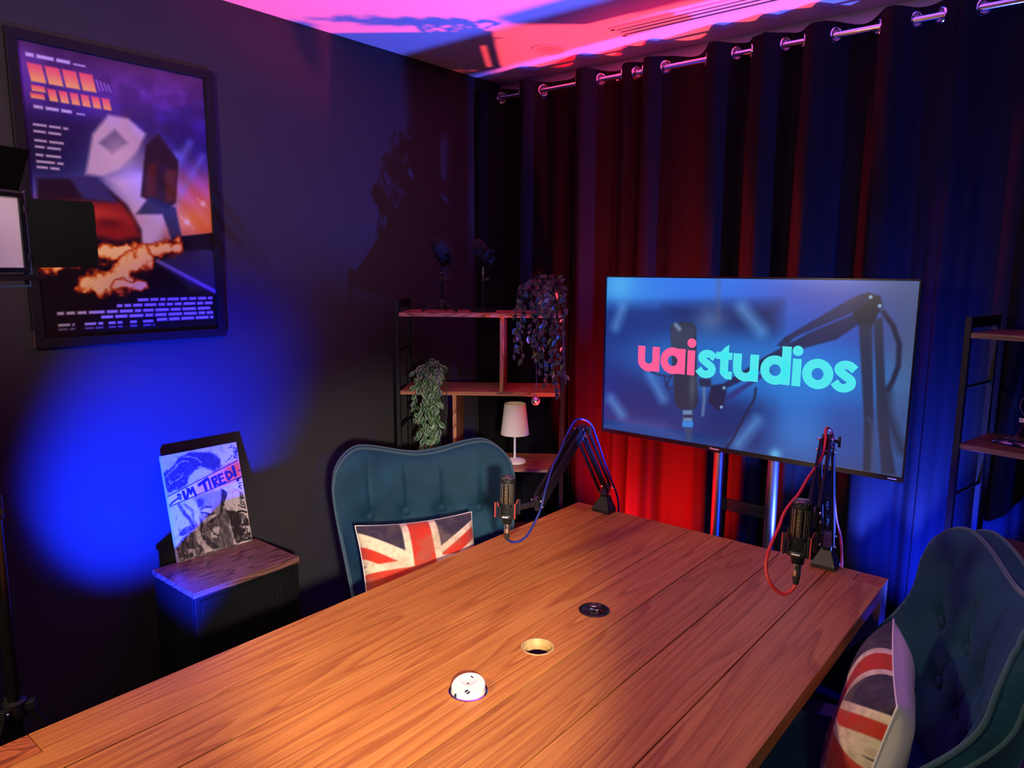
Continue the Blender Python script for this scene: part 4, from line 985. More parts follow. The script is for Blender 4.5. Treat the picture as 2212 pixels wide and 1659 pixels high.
def cushion(label, loc, rot, seed):
    t = thing('flag_cushion', label, 'cushion', loc); t.rotation_euler = rot; t['group'] = 'flag cushions on the chairs'
    o = JACK.mesh('printed_front', lambda u, v: Vector((u, 0, v)), JMAT, t)
    x, y, z = pillow_co(JACK.U, JACK.V, 1, seed=seed); co = np.stack([x, y, z], -1).reshape(-1, 3).astype(np.float32)
    o.data.vertices.foreach_set('co', co.ravel()); o.data.update(); o.data.shade_smooth()
    n = 60; uu, vv = np.meshgrid(np.linspace(0, 1, n), np.linspace(0, 1, n)); x, y, z = pillow_co(uu, vv, -1, seed=seed+1)
    mb = MB(); mb.v = [tuple(p) for p in np.stack([x, y, z], -1).reshape(-1, 3)]
    mb.f = [(j*n+i, (j+1)*n+i, (j+1)*n+i+1, j*n+i+1) for j in range(n-1) for i in range(n-1)]
    obj('back_panel', mb, 'linen_white', t, 180, fix=False)
    q = np.linspace(0, 1, 40); e = [(k, 0) for k in q] + [(1, k) for k in q[1:]] + [(1-k, 1) for k in q[1:]] + [(0, 1-k) for k in q[1:]]
    pts = []
    for u, v in e: x, y, z = pillow_co(np.array(u), np.array(v), 1, seed=seed); pts.append((float(x), 0.0, float(z)))
    obj('seam', MB().tube(pts, 0.0026, 6), 'linen_white', t, 60)
    obj('wash_tag', MB().box(0.186, 0.200, -0.001, 0.001, 0.17, 0.185), 'linen_white', t, 0)
cushion('Union Jack cushion standing upright on the left velvet chair', (-1.780, 1.672, 0.632), (math.radians(-30), 0, math.radians(61)), 1)
cushion('Union Jack cushion seen edge-on with its white back, on the right chair', (-0.352, 1.775, 0.612), (math.radians(-12), 0, math.radians(-77)), 3)

# ------------------------------------------------------------------ microphones on boom arms
def condenser_mic(label, bottom, yaw, tilt):
    t = thing('condenser_microphone', label, 'microphone', bottom); t.rotation_euler = (tilt, 0, yaw); t['group'] = 'condenser microphones on the boom arms'
    obj('cable_boot', MB().lathe([(0.0055,0.0),(0.0065,0.002),(0.0085,0.019),(0.0085,0.020)], 20), 'black_rubber', t, 50)
    c = obj('connector', MB().lathe([(0.0088,0.0202),(0.0092,0.021),(0.0092,0.034),(0.0084,0.0345),(0.0084,0.0365),(0.0092,0.037),(0.0092,0.049)], 24), 'steel', t, 50)
    obj('latch', MB().box(-0.003, 0.003, -0.0115, -0.009, 0.036, 0.046), 'black_plastic', c, 0, 0.0006)
    obj('neck', MB().lathe([(0.0125,0.0495),(0.0135,0.051),(0.0150,0.062),(0.0175,0.066),(0.0235,0.0685),(0.0240,0.0690)], 28), 'black_metal', t, 50)
    b = obj('body', MB().lathe([(0.0236,0.0695),(0.0240,0.071),(0.0240,0.1135),(0.0222,0.1150)], 36), 'black_metal', t, 50)
    obj('grille', MB().lathe([(0.0218,0.1150),(0.0222,0.1155),(0.0222,0.1800)], 40, close=False), 'mic_grille', t, 50)
    cap = obj('head_rim', MB().lathe([(0.0222,0.1795),(0.0240,0.1800),(0.0240,0.1880),(0.0225,0.1905)], 40, close=False), 'black_metal', t, 50)
    obj('grille', MB().lathe([(0.0225,0.1895),(0.0205,0.1955),(0.0150,0.1995),(0.0070,0.2010),(0.0,0.2012)], 36, close=False), 'mic_grille', t, 50)
    for a in (0, PI):
        pr = []
        for dz in (0.1150, 0.1800):
            for k in range(5):
                th = a - 0.42 + 0.84*k/4
                pr.append((0.0238*math.cos(th), 0.0238*math.sin(th), dz))
        for dz in (0.1150, 0.1800):
            for k in range(5):
                th = a - 0.42 + 0.84*k/4; pr.append((0.0221*math.cos(th), 0.0221*math.sin(th), dz))
        fs = [(k, k+1, 5+k+1, 5+k) for k in range(4)] + [(10+k, 15+k, 16+k, 11+k) for k in range(4)] + [(0, 5, 15, 10), (4, 14, 19, 9)]
        obj('side_bar', MB().add(pr, fs), 'black_metal', t, 50)
    return t
def shock_mount(parent, c, yaw, tilt, reach):
    """cradle on the arm's end, axis = microphone axis, in the arm's coordinates (arm is unrotated)"""
    R = Matrix.Rotation(yaw, 4, 'Z') @ Matrix.Rotation(tilt, 4, 'X'); T = Matrix.Translation(c) @ R
    def mk(nm, mb, m, par, bev=0.0): mb.xf(T); return obj(nm, mb, m, par, 45, bev)
    rg = mk('cradle', MB().lathe([(0.0246,0.070),(0.0275,0.070),(0.0290,0.074),(0.0290,0.079),(0.0275,0.082),(0.0246,0.082),(0.0246,0.070)], 36, close=False), 'black_plastic', parent)
    o_ = mk('lettering', MB().bar((-0.009, -0.0293, 0.0765), (0.009, -0.0293, 0.0765), 0.003, 0.0006, (0,-1,0)), 'white_ink', rg)
    for k in range(4):
        a = PI/4 + k*PI/2; ca, sa = math.cos(a), math.sin(a)
        f = MB().bar((0.0285*ca, 0.0285*sa, 0.076), (0.0285*ca, 0.0285*sa, 0.106), 0.011, 0.005, (ca, sa, 0)); mk('finger', f, 'black_plastic', rg, 0.001)
        pl = MB().bar((0.041*ca, 0.041*sa, 0.074), (0.041*ca, 0.041*sa, 0.122), 0.013, 0.004, (ca, sa, 0)); mk('outer_plate', pl, 'black_plastic', rg, 0.001)
        e = MB().tube([(0.0438*ca, 0.0438*sa, 0.075), (0.0442*ca, 0.0442*sa, 0.121), (0.036*ca, 0.036*sa, 0.121), (0.0315*ca, 0.0315*sa, 0.107)], 0.0016, 6); mk('elastic', e, 'elastic_red', rg)
    return rg
def boom(label, base, elbow, end, micbot, yaw, tilt, spread):
    t = thing('boom_arm', label, 'microphone arm', base); t['group'] = 'boom arms clamped to the table end'
    b = Vector(base); E = Vector(elbow)-b; D = Vector(end)-b; B = Vector((0, 0, 0.074))
    cl = MB().add([(-0.038,-0.038,0.0),(0.038,-0.038,0.0),(0.038,0.022,0.0),(-0.038,0.022,0.0),(-0.038,-0.038,0.012),(0.038,-0.038,0.012),(0.038,0.022,0.012),(-0.038,0.022,0.012),(-0.015,-0.015,0.062),(0.015,-0.015,0.062),(0.015,0.014,0.062),(-0.015,0.014,0.062)],
                  [(0,3,2,1),(0,1,5,4),(1,2,6,5),(2,3,7,6),(3,0,4,7),(4,5,9,8),(5,6,10,9),(6,7,11,10),(7,4,8,11),(8,9,10,11)])
    obj('clamp_base', cl, 'black_plastic', t, 0, 0.0015)
    obj('clamp_jaw', MB().box(-0.022, 0.022, 0.0225, 0.030, -0.09, 0.016).box(-0.022, 0.022, -0.03, 0.0225, -0.090, -0.078), 'black_metal', t, 0, 0.001)
    obj('clamp_screw', MB().tube([(0,-0.005,-0.11),(0,-0.005,-0.0765)], 0.005, 12), 'chrome', t)
    obj('swivel_pin', MB().tube([(0,0,0.061),(0,0,0.082)], 0.0075, 14), 'black_metal', t)
    def seg(p0, p1, nm, nrm, gap, w_, spring, side):
        d = (p1-p0).normalized(); n_ = (nrm - d*nrm.dot(d)).normalized(); sd = d.cross(n_)
        for sgn in (-1, 1):
            a = p0 + n_*gap*sgn + d*0.012; c = p1 + n_*gap*sgn - d*0.012
            for lat in (-1, 1): obj(nm, MB().bar(a + sd*lat*side, c + sd*lat*side, 0.0075, w_, n_), 'black_metal', t, 0, 0.0012)
            if spring:
                m0 = a + (c-a)*0.10; m1 = a + (c-a)*0.52; pts = []
                for k in range(161):
                    q = k/160; th = q*2*PI*22; pts.append(m0 + (m1-m0)*q - n_*sgn*0.0125 + (n_*math.cos(th) + sd*math.sin(th))*0.0042)
                obj('spring', MB().tube(pts, 0.0009, 5), 'black_metal', t, 60)
        for p in (p0, p1):
            br = MB().bar(p - n_*(gap+0.012), p + n_*(gap+0.012), 2*side-0.008, 0.022, d); obj('joint_bracket', br, 'black_plastic', t, 0, 0.002)
            for sgn in (-1, 1): obj('screw', MB().sphere(tuple(p + n_*gap*sgn + sd*(side+0.005)), 0.0042, 12, 8), 'chrome', t)
            for sgn in (-1, 1): obj('screw', MB().sphere(tuple(p + n_*gap*sgn - sd*(side+0.005)), 0.0042, 12, 8), 'chrome', t)
    pn = (E-B).cross(D-E)
    pln = pn.normalized() if pn.length > 1e-5 else Vector((1,0,0))
    n1 = pln.cross((E-B).normalized()); n2 = pln.cross((D-E).normalized())
    seg(B + Vector((0,0,0.012)), E - (E-B).normalized()*0.016, 'lower_rod', n1, spread, 0.0115, True, 0.0175)
    seg(E + (D-E).normalized()*0.014, D, 'upper_rod', n2, 0.0125, 0.0190, False, 0.0115)
    kn = MB().tube([E+pln*0.01, E+pln*0.034], 0.005, 10); o = obj('elbow_knob', kn, 'black_metal', t); k2 = MB().bar(E+pln*0.034+Vector((0,0,-0.015)), E+pln*0.034+Vector((0,0,0.015)), 0.012, 0.007, pln); obj('wing', k2, 'black_plastic', o, 0, 0.001)
    obj('elbow_plate', MB().bar(E-(E-B).normalized()*0.03, E+(D-E).normalized()*0.03, 0.024, 0.02, pln), 'black_plastic', t, 0, 0.002)
    c = Vector(micbot)-b; R = Matrix.Rotation(yaw, 3, 'Z') @ Matrix.Rotation(tilt, 3, 'X'); hub = c + R @ Vector((0, 0, 0.092))
    dirv = (D-hub); dirv.z *= 0.3; dirv.normalize(); st = hub + dirv*0.044
    obj('mount_neck', MB().tube([st, D], [0.010, 0.008], 12), 'black_plastic', t)
    obj('tilt_knob', MB().tube([D + Vector((0,0,-0.004)), D + Vector((0,0,0.014))], 0.008, 12), 'chrome', t)
    shock_mount(t, c, yaw, tilt, D)
M1 = (-1.377, 1.649, 0.886); M2 = (-0.502, 1.645, 0.996)
boom('black boom arm at the far left table corner holding the blue-cabled microphone', (-1.49, 2.398, TZ+0.0004), (-1.427, 2.12, 1.147), (-1.357, 1.775, 0.974), M1, math.radians(25), math.radians(-4), 0.016)
boom('black boom arm at the far right table corner holding the red-cabled microphone', (-0.64, 2.398, TZ+0.0004), (-0.587, 2.109, 1.239), (-0.509, 1.764, 1.125), M2, math.radians(5), math.radians(-5), 0.020)
condenser_mic('black condenser microphone with a blue cable, in front of the left chair', M1, math.radians(25), math.radians(-4))
condenser_mic('black condenser microphone with a red cable, below the television', M2, math.radians(5), math.radians(-5))
def cable(name, label, pts, r, m):
    o = pts[0]; mb = MB().tube([p-Vector(o) for p in smooth_path(pts)], r, 10)
    c = obj(name, mb, m, None, 60); c.location = o; tag(c, label, 'cable', 'microphone cables')
cable('microphone_cable', 'blue cable looping from the left microphone up over its boom arm', [(-1.374,1.650,0.885),(-1.370,1.666,0.874),(-1.358,1.688,0.873),(-1.352,1.722,0.886),(-1.352,1.755,0.915),(-1.349,1.773,0.940),(-1.343,1.783,0.972),(-1.348,1.81,1.020),(-1.371,1.877,1.074),(-1.39,1.937,1.100),(-1.416,2.017,1.147),(-1.430,2.08,1.182),(-1.429,2.125,1.186),(-1.422,2.175,1.160),(-1.428,2.226,1.098),(-1.448,2.317,0.985),(-1.462,2.390,0.899),(-1.462,2.448,0.802),(-1.462,2.458,0.70),(-1.46,2.46,0.45)], 0.0038, 'cable_blue')
cable('microphone_cable', 'red cable looping from the right microphone up over its boom arm', [(-0.502,1.645,0.995),(-0.508,1.638,0.982),(-0.52,1.626,0.973),(-0.536,1.614,0.982),(-0.55,1.607,1.003),(-0.562,1.615,1.027),(-0.566,1.63,1.053),(-0.567,1.66,1.078),(-0.565,1.694,1.104),(-0.566,1.724,1.128),(-0.56,1.747,1.149),(-0.552,1.782,1.168),(-0.558,1.871,1.190),(-0.563,1.96,1.205),(-0.570,2.026,1.222),(-0.580,2.075,1.250),(-0.588,2.098,1.268),(-0.590,2.115,1.274),(-0.588,2.140,1.266),(-0.584,2.165,1.235),(-0.592,2.215,1.170),(-0.606,2.29,1.055),(-0.615,2.38,0.931),(-0.610,2.425,0.860),(-0.606,2.445,0.785),(-0.606,2.458,0.70),(-0.606,2.46,0.45)], 0.0042, 'cable_red')

# ------------------------------------------------------------------ video light on its tripod, left edge
def video_light():
    t = thing('video_light', 'black LED video light panel with barn doors on a tripod, left edge of the photo', 'studio light', (-2.055, 0.508, 0))
    hz = 0.60
    obj('pole', MB().tube([(0,0,0.30),(0,0,1.15)], 0.0145, 20), 'black_gloss', t)
    obj('upper_pole', MB().tube([(0,0,1.151),(0,0,1.62)], 0.0115, 20), 'black_gloss', t)
    cl = obj('pole_clamp', MB().lathe([(0.0150,-0.03),(0.020,-0.028),(0.020,0.028),(0.0150,0.03)], 20, (0,0,1.13)), 'black_plastic', t)
    obj('clamp_knob', MB().tube([(0.018,0,1.13),(0.05,0,1.13)], 0.008, 12), 'black_plastic', cl)
    h = obj('tripod_collar', MB().lathe([(0.0150,-0.025),(0.026,-0.022),(0.026,0.018),(0.0150,0.022)], 20, (0,0,hz)), 'black_plastic', t)
    obj('lower_collar', MB().lathe([(0.0150,-0.018),(0.022,-0.016),(0.022,0.016),(0.0150,0.018)], 20, (0,0,0.34)), 'black_plastic', t)
    for k in range(3):
        a = math.radians(62+120*k); ca, sa = math.cos(a), math.sin(a)
        l = obj('leg', MB().bar((0.030*ca,0.030*sa,hz+0.005), (0.32*ca,0.32*sa,0.012), 0.016, 0.012), 'black_metal', t, 0, 0.001)
        obj('brace', MB().bar((0.022*ca,0.022*sa,0.34), (0.185*ca,0.185*sa,0.285), 0.012, 0.003), 'steel', t, 0)
        obj('hinge_lug', MB().bar((0.020*ca,0.020*sa,hz), (0.046*ca,0.046*sa,hz+0.004), 0.022, 0.022), 'black_plastic', t, 0, 0.002)
        obj('rivet', MB().sphere((0.036*ca-0.0125*sa,0.036*sa+0.0125*ca,hz+0.004), 0.005, 10, 8), 'chrome', t)
        obj('rubber_foot', MB().sphere((0.322*ca,0.322*sa,0.013), 0.013, 10, 8), 'black_rubber', l)
    # the head: x right along the panel, y forward, z up, then placed on the pole
    fx, fy = 0.944, 0.330
    R = Matrix(((-fy, fx, 0), (fx, fy, 0), (0, 0, 1))).to_4x4()     # local x -> along, local y -> facing
    T = Matrix.Translation((-0.050, 0.020, 1.795)) @ R
    def mk(nm, mb, m, par=t, bev=0.0, sm_=0): mb.xf(T); return obj(nm, mb, m, par, sm_, bev)
    w, hh = 0.13, 0.098
    mk('housing', MB().box(-w, w, -0.030, 0.012, -hh, hh), 'black_plastic', t, 0.004)
    fr = MB(); b = 0.012
    fr.box(-w, w, 0.0125, 0.022, hh-b, hh).box(-w, w, 0.0125, 0.022, -hh, -hh+b).box(-w, -w+b, 0.0125, 0.022, -hh+b, hh-b).box(w-b, w, 0.0125, 0.022, -hh+b, hh-b)
    mk('front_frame', fr, 'black_gloss', t, 0.001)
    mk('diffuser_panel', MB().box(-w+b, w-b, 0.0125, 0.016, -hh+b, hh-b), 'led_face', t)
    for sx in (-1, 1): mk('corner_bracket', MB().bar((sx*(w+0.004), 0.018, -hh-0.004), (sx*(w+0.004), 0.018, hh+0.006), 0.006, 0.006), 'steel', t, 0.001)
    def leaf(nm, pts):
        d = (Vector(pts[1])-Vector(pts[0])).cross(Vector(pts[-1])-Vector(pts[0])).normalized()*0.0009; n = len(pts)
        mb = MB(); mb.add([Vector(p)+d for p in pts]+[Vector(p)-d for p in pts], [tuple(range(n)), tuple(range(2*n-1, n-1, -1))] + [(i, n+i, n+(i+1) % n, (i+1) % n) for i in range(n)])
        return mk(nm, mb, 'barn_door', t)
    for sx in (-1, 1):
        e = sx*(w+0.006); q = 0.150; dx, dy = sx*q*0.73, q*0.68; H2 = hh-0.012
        o = leaf('barn_door', [(e, 0.020, -H2), (e+dx*0.96, 0.020+dy*0.96, -H2+0.002), (e+dx, 0.020+dy, -H2+0.012), (e+dx, 0.020+dy, H2-0.012), (e+dx*0.96, 0.020+dy*0.96, H2-0.002), (e, 0.020, H2)])
        for zz in (-0.06, 0.06): mk('hinge', MB().bar((e-0.004*sx, 0.020, zz-0.009), (e-0.004*sx, 0.020, zz+0.009), 0.010, 0.010), 'black_plastic', o, 0.001)
    for sz in (-1, 1):
        e = sz*(hh+0.005); q = 0.12; dz, dy = (sz*q*0.75, q*0.66) if sz > 0 else (-q*0.10, q*0.99)
        leaf('barn_door', [(-w+0.01, 0.020, e), (w-0.01, 0.020, e), (w-0.03, 0.020+dy, e+dz), (-w+0.03, 0.020+dy, e+dz)])
    yk = MB(); yz = -hh-0.034
    yk.bar((-w-0.014, -0.010, 0.0), (-w-0.014, -0.010, yz), 0.018, 0.004, (1,0,0)).bar((w+0.014, -0.010, 0.0), (w+0.014, -0.010, yz), 0.018, 0.004, (1,0,0)).bar((-w-0.016, -0.010, yz), (w+0.016, -0.010, yz), 0.018, 0.004)
    mk('yoke', yk, 'steel', t)
    for sx in (-1, 1): mk('tilt_knob', MB().tube([(sx*(w+0.0165), -0.010, 0), (sx*(w+0.034), -0.010, 0)], 0.013, 14), 'black_plastic', t, 0, 40)
    obj('spigot', MB().tube([(0,0,1.615),(0,0,1.795-hh-0.037)], 0.009, 14), 'black_metal', t)
mat('led_face', (0.7, 0.66, 0.66, 1), 0.45, emis=(1.0, 0.80, 0.78, 1), estr=0.10)
video_light()

# ------------------------------------------------------------------ shelf units
def shelf(label, loc, rz, W, D, boards, dividers, topz, m, mz):
    t = thing('shelf_unit', label, 'shelf', loc, rz, 'black metal and wood shelf units'); p = 0.019
    for x in (0, W-p):
        for y in (0, D-p): obj('post', MB().box(x, x+p, y, y+p, 0, topz), 'black_metal', t, 0, 0.0012)
        obj('top_rail', MB().box(x+0.002, x+p-0.002, p+0.0004, D-p-0.0004, topz-0.036, topz-0.002), 'black_metal', t, 0)
        for a, b in zip(boards[:-1], boards[1:]): obj('rung', MB().tube([(x+p/2, p, (a+b)/2), (x+p/2, D-p, (a+b)/2)], 0.006, 10), 'black_metal', t)
    for z in boards: obj('board', MB().box(p+0.0005, W-p-0.0005, 0.001, D-0.001, z-0.0175, z), m, t, 0, 0.0008)
    for x, i in dividers: obj('divider', MB().box(x-0.0085, x+0.0085, 0.003, D-0.004, boards[i]+0.0002, boards[i+1]-0.0178), mz, t, 0, 0.0008)
    return t
SA = math.radians(36.5); SL = (-2.512, 2.206, 0.0); SW_, SD_ = 0.775, 0.290
ZB = [0.080, 0.440, 0.800, 1.158, 1.517]
shelf('black metal shelf with wood boards standing across the corner, holding plants', SL, SA, SW_, SD_, ZB, [(0.487, 3), (0.270, 2), (0.45, 1)], 1.572, 'rustic', 'rustic_z')
def sloc(x, y, z): return (SL[0] + x*math.cos(SA) - y*math.sin(SA), SL[1] + x*math.sin(SA) + y*math.cos(SA), z)
RA = math.radians(-11); RL = (-0.362, 2.715, 0.0); RZB = [0.085, 0.445, 0.80, 1.160, 1.522]
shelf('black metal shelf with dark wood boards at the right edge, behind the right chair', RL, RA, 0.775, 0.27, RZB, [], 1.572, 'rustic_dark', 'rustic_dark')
def rloc(x, y, z): return (RL[0] + x*math.cos(RA) - y*math.sin(RA), RL[1] + x*math.sin(RA) + y*math.cos(RA), z)

# broadcast microphones on desk stands, on the top board
def broadcast_mic(label, x, y, yaw, tilt, base):
    t = thing('broadcast_microphone', label, 'microphone', sloc(x, y, ZB[4]+0.0003), SA, 'broadcast microphones on the top board')
    if base == 'round':
        obj('round_base', MB().lathe([(0.058,0.0),(0.062,0.002),(0.062,0.009),(0.050,0.013),(0.012,0.016),(0.009,0.016)], 40), 'black_metal', t, 40)
    else:
        hub = obj('tripod_hub', MB().lathe([(0.010,0.018),(0.014,0.020),(0.014,0.050),(0.009,0.056)], 18), 'black_plastic', t)
        for k in range(3):
            a = math.radians(205+120*k); ca, sa = math.cos(a), math.sin(a)
            l = obj('leg', MB().bar((0.012*ca,0.012*sa,0.040), (0.092*ca,0.092*sa,0.006), 0.011, 0.009), 'black_plastic', t, 0, 0.001)
            obj('rubber_foot', MB().sphere((0.092*ca,0.092*sa,0.0065), 0.0065, 10, 8), 'black_rubber', l)
            obj('rivet', MB().sphere((0.020*ca,0.020*sa,0.045), 0.003, 8, 6), 'chrome', l)
    zb = 0.016 if base == 'round' else 0.05
    obj('pole', MB().tube([(0,0,zb),(0,0,0.150)], 0.0062, 16), 'black_gloss', t); obj('pole', MB().tube([(0,0,0.1505),(0,0,0.206)], 0.0045, 14), 'chrome' if base == 'round' else 'black_gloss', t)
    cl = obj('height_clamp', MB().lathe([(0.0065,-0.012),(0.010,-0.010),(0.010,0.010),(0.0065,0.012)], 18, (0,0,0.150)), 'black_plastic', t)
    obj('clamp_knob', MB().tube([(0.010,0,0.150),(0.027,0,0.150)], 0.009, 14), 'black_plastic', cl)
    obj('thread_ring', MB().lathe([(0.0047,0.0),(0.009,0.001),(0.009,0.005),(0.0047,0.006)], 18, (0,0,0.176)), 'chrome', t)
    c = Vector((0, 0, 0.272)); Ry = Matrix.Rotation(yaw, 4, 'Z'); Rt = Ry @ Matrix.Rotation(tilt, 4, 'X')
    def mk(nm, mb, m, par=t, s_=40): mb.xf(Matrix.Translation(c) @ Rt); return obj(nm, mb, m, par, s_)
    bo = mk('body', MB().lathe([(0.0,0.078),(0.022,0.077),(0.0285,0.070),(0.0290,0.055),(0.0290,0.010)], 32, axis=(0,1,0)), 'black_metal')
    mk('windscreen', MB().lathe([(0.0290,0.0095),(0.0325,0.004),(0.0335,-0.030),(0.0325,-0.062),(0.0265,-0.076),(0.013,-0.082),(0.0,-0.083)], 32, axis=(0,1,0)), 'foam_black')
    mk('indicator', MB().sphere((0.010, 0.070, 0.0265), 0.0018, 8, 6).sphere((0.000, 0.070, 0.0275), 0.0018, 8, 6), 'chrome', bo)
    yk = []; 
    for k in range(13):
        q = k/12
        if q < 0.3: p = (-0.0375, 0.015, 0.010-0.062*(q/0.3))
        elif q > 0.7: p = (0.0375, 0.015, 0.010-0.062*((1-q)/0.3))
        else: a = PI + PI*(q-0.3)/0.4; p = (0.0375*math.cos(a)*1.0, 0.015, -0.052+0.013*math.sin(a))
        yk.append(p)
    mb = MB().tube(yk, 0.0028, 8); mb.xf(Matrix.Translation(c) @ Ry); obj('yoke', mb, 'black_metal', t, 60)
    for sx in (-1, 1):
        mb = MB().tube([(sx*0.0295, 0.015, 0.008), (sx*0.050, 0.015, 0.008)], 0.006, 12); mb.xf(Matrix.Translation(c) @ Ry); obj('yoke_screw', mb, 'black_plastic', t)
broadcast_mic('black broadcast microphone on a small tripod stand, left end of the top board', 0.197, 0.135, math.radians(-14), math.radians(-40), 'tripod')
broadcast_mic('black broadcast microphone on a round-base stand, beside the hanging plant', 0.392, 0.135, math.radians(-30), math.radians(-32), 'round')

# trailing plants
def leaf_mesh(name, m):
    prof = [(0.0,0.0),(0.12,0.16),(0.32,0.27),(0.55,0.26),(0.78,0.15),(1.0,0.0)]
    V = []; E = []; F = []
    for y, w_ in prof: V.append((0, y, -0.10*(y-0.3)**2*1.2)); E.append(0.0)
    for s in (-1, 1):
        for y, w_ in prof[1:-1]: V.append((s*w_*0.55, y, 0.045-0.10*(y-0.3)**2*1.2)); E.append(0.10)
        for y, w_ in prof[1:-1]: V.append((s*w_, y, 0.075-0.10*(y-0.3)**2*1.2)); E.append(1.0)
    for si, s in enumerate((-1, 1)):
        o = 6 + si*8
        for ring0, ring1 in (((lambda k: k), (lambda k: o+k-1)), ((lambda k: o+k-1), (lambda k: o+4+k-1))):
            pass
        inn = lambda k: k if k in (0, 5) else o+k-1
        out = lambda k: k if k in (0, 5) else o+4+k-1
        for k in range(5):
            q = [k, k+1, inn(k+1), inn(k)]; q = list(dict.fromkeys(q)); F.append(tuple(q) if s > 0 else tuple(q[::-1]))
            q = [inn(k), inn(k+1), out(k+1), out(k)]; q = list(dict.fromkeys(q))
            if len(q) > 2: F.append(tuple(q) if s > 0 else tuple(q[::-1]))
    me = bpy.data.meshes.new(name); me.from_pydata(V, [], F); me.update(); me.shade_smooth()
    at = me.color_attributes.new('edge', 'FLOAT_COLOR', 'POINT')
    for i, e in enumerate(E): at.data[i].color = (e, e, e, 1)
    me.materials.append(MATS[m]); return me
LEAF_A = leaf_mesh('leaf', 'leaf_varied'); LEAF_B = leaf_mesh('leaf', 'leaf_dark')
def plant(name, label, x, y, z, pot_r, pot_h, stems, lm, seed, size, cap):
    t = thing(name, label, 'plant', sloc(x, y, z+0.0003), SA, 'trailing plants on the shelf'); rg = random.Random(seed)
    obj('pot', MB().lathe([(pot_r*0.72,0.0),(pot_r*0.78,0.002),(pot_r,pot_h-0.008),(pot_r*1.06,pot_h-0.006),(pot_r*1.06,pot_h),(pot_r*0.92,pot_h),(pot_r*0.90,pot_h-0.014),(0.0,pot_h-0.014)], 30), 'pot_cream', t, 40)
    cnt = 0
    for (ax, ay, rise, ex, ey, drop, dens) in stems:
        p0 = Vector((ax*0.5*pot_r, ay*0.5*pot_r, pot_h-0.012)); p1 = Vector((ax*pot_r*1.2, ay*pot_r*1.2, pot_h+rise)); p2 = Vector((ex*0.85, ey, pot_h+rise*0.45)); p3 = Vector((ex, ey-0.012, -drop))
        mid = (p2+p3)/2 + Vector((rg.uniform(-0.02, 0.02), rg.uniform(-0.01, 0.004), 0))
        pts = smooth_path([p0, p1, p2, mid, p3] if drop > 0.03 else [p0, p1, p2], 8)
        obj('stem', MB().tube(pts, 0.0012, 5), 'stem_green', t, 60)
        ln = sum((b-a).length for a, b in zip(pts[:-1], pts[1:])); n = int(ln*dens)
        cum = [0.0]
        for a, b in zip(pts[:-1], pts[1:]): cum.append(cum[-1]+(b-a).length)
        for k in range(n):
            if cnt >= cap: break
            s = ln*(k+0.6+rg.uniform(-0.3, 0.3))/n; i = max(j for j in range(len(cum)) if cum[j] <= s); i = min(i, len(pts)-2)
            p = pts[i].lerp(pts[i+1], (s-cum[i])/max(1e-6, cum[i+1]-cum[i])); tg = (pts[i+1]-pts[i]).normalized()
            az = rg.uniform(0, 2*PI); out = Vector((math.cos(az), math.sin(az)*0.8-0.45, rg.uniform(-0.5, 0.25))).normalized()
            d = (out + tg*0.75 + Vector((0, 0, -0.30))).normalized()
            if z + p.z + d.z*size < z + 0.004 and p.y > -y: d = Vector((d.x, d.y, abs(d.z))).normalized()
            face = Vector((rg.uniform(-0.6, 0.6), -1.0, rg.uniform(0.0, 0.9))); face = (face - d*face.dot(d)).normalized()
            sd = d.cross(face).normalized(); sc = size*rg.uniform(0.75, 1.2)
            o = bpy.data.objects.new('leaf', lm); COL.objects.link(o); o.parent = t
            Mx = Matrix((sd, d, face)).transposed().to_4x4(); Mx = Matrix.Translation(p) @ Mx @ Matrix.Scale(sc, 4); o.matrix_local = Mx; cnt += 1
rgp = random.Random(77)
y1 = 0.075
st1 = []
for k in range(9): st1.append((rgp.uniform(-1,1), rgp.uniform(-1,0.4), rgp.uniform(0.02,0.09), rgp.uniform(-0.17,0.05), rgp.uniform(-0.10,0.0), 0.0, 32))
for ex, dr in ((-0.150,0.19),(-0.135,0.12),(-0.110,0.20),(-0.085,0.10),(-0.060,0.17),(-0.035,0.26),(-0.020,0.14),(-0.005,0.31),(0.020,0.22),(0.035,0.30),(0.050,0.36),(0.085,0.31),(0.012,0.10)):
    st1.append((rgp.uniform(-0.8,0.8), rgp.uniform(-1,-0.3), rgp.uniform(0.01,0.06), ex, -y1-0.035-rgp.uniform(0,0.03), dr, 40))
plant('trailing_plant', 'dark trailing plant in a cream pot on the right end of the top board', 0.695, y1, ZB[4], 0.046, 0.095, st1, LEAF_B, 5, 0.036, 290)
st2 = []
for k in range(8): st2.append((rgp.uniform(-1,1), rgp.uniform(-1,0.3), rgp.uniform(0.01,0.055), rgp.uniform(-0.07,0.10), rgp.uniform(-0.10,-0.02), 0.0, 45))
for ex, dr in ((-0.065,0.12),(-0.045,0.20),(-0.030,0.28),(-0.015,0.24),(0.0,0.31),(0.015,0.28),(0.030,0.30),(0.045,0.27),(0.060,0.29),(0.075,0.18),(0.085,0.10)):
    st2.append((rgp.uniform(-0.8,0.8), rgp.uniform(-1,-0.3), rgp.uniform(0.01,0.04), ex, -y1-0.03-rgp.uniform(0,0.03), dr, 54))
plant('trailing_plant', 'leafy green trailing plant hanging from the left end of the middle board', 0.160, y1, ZB[3], 0.042, 0.085, st2, LEAF_A, 9, 0.037, 290)

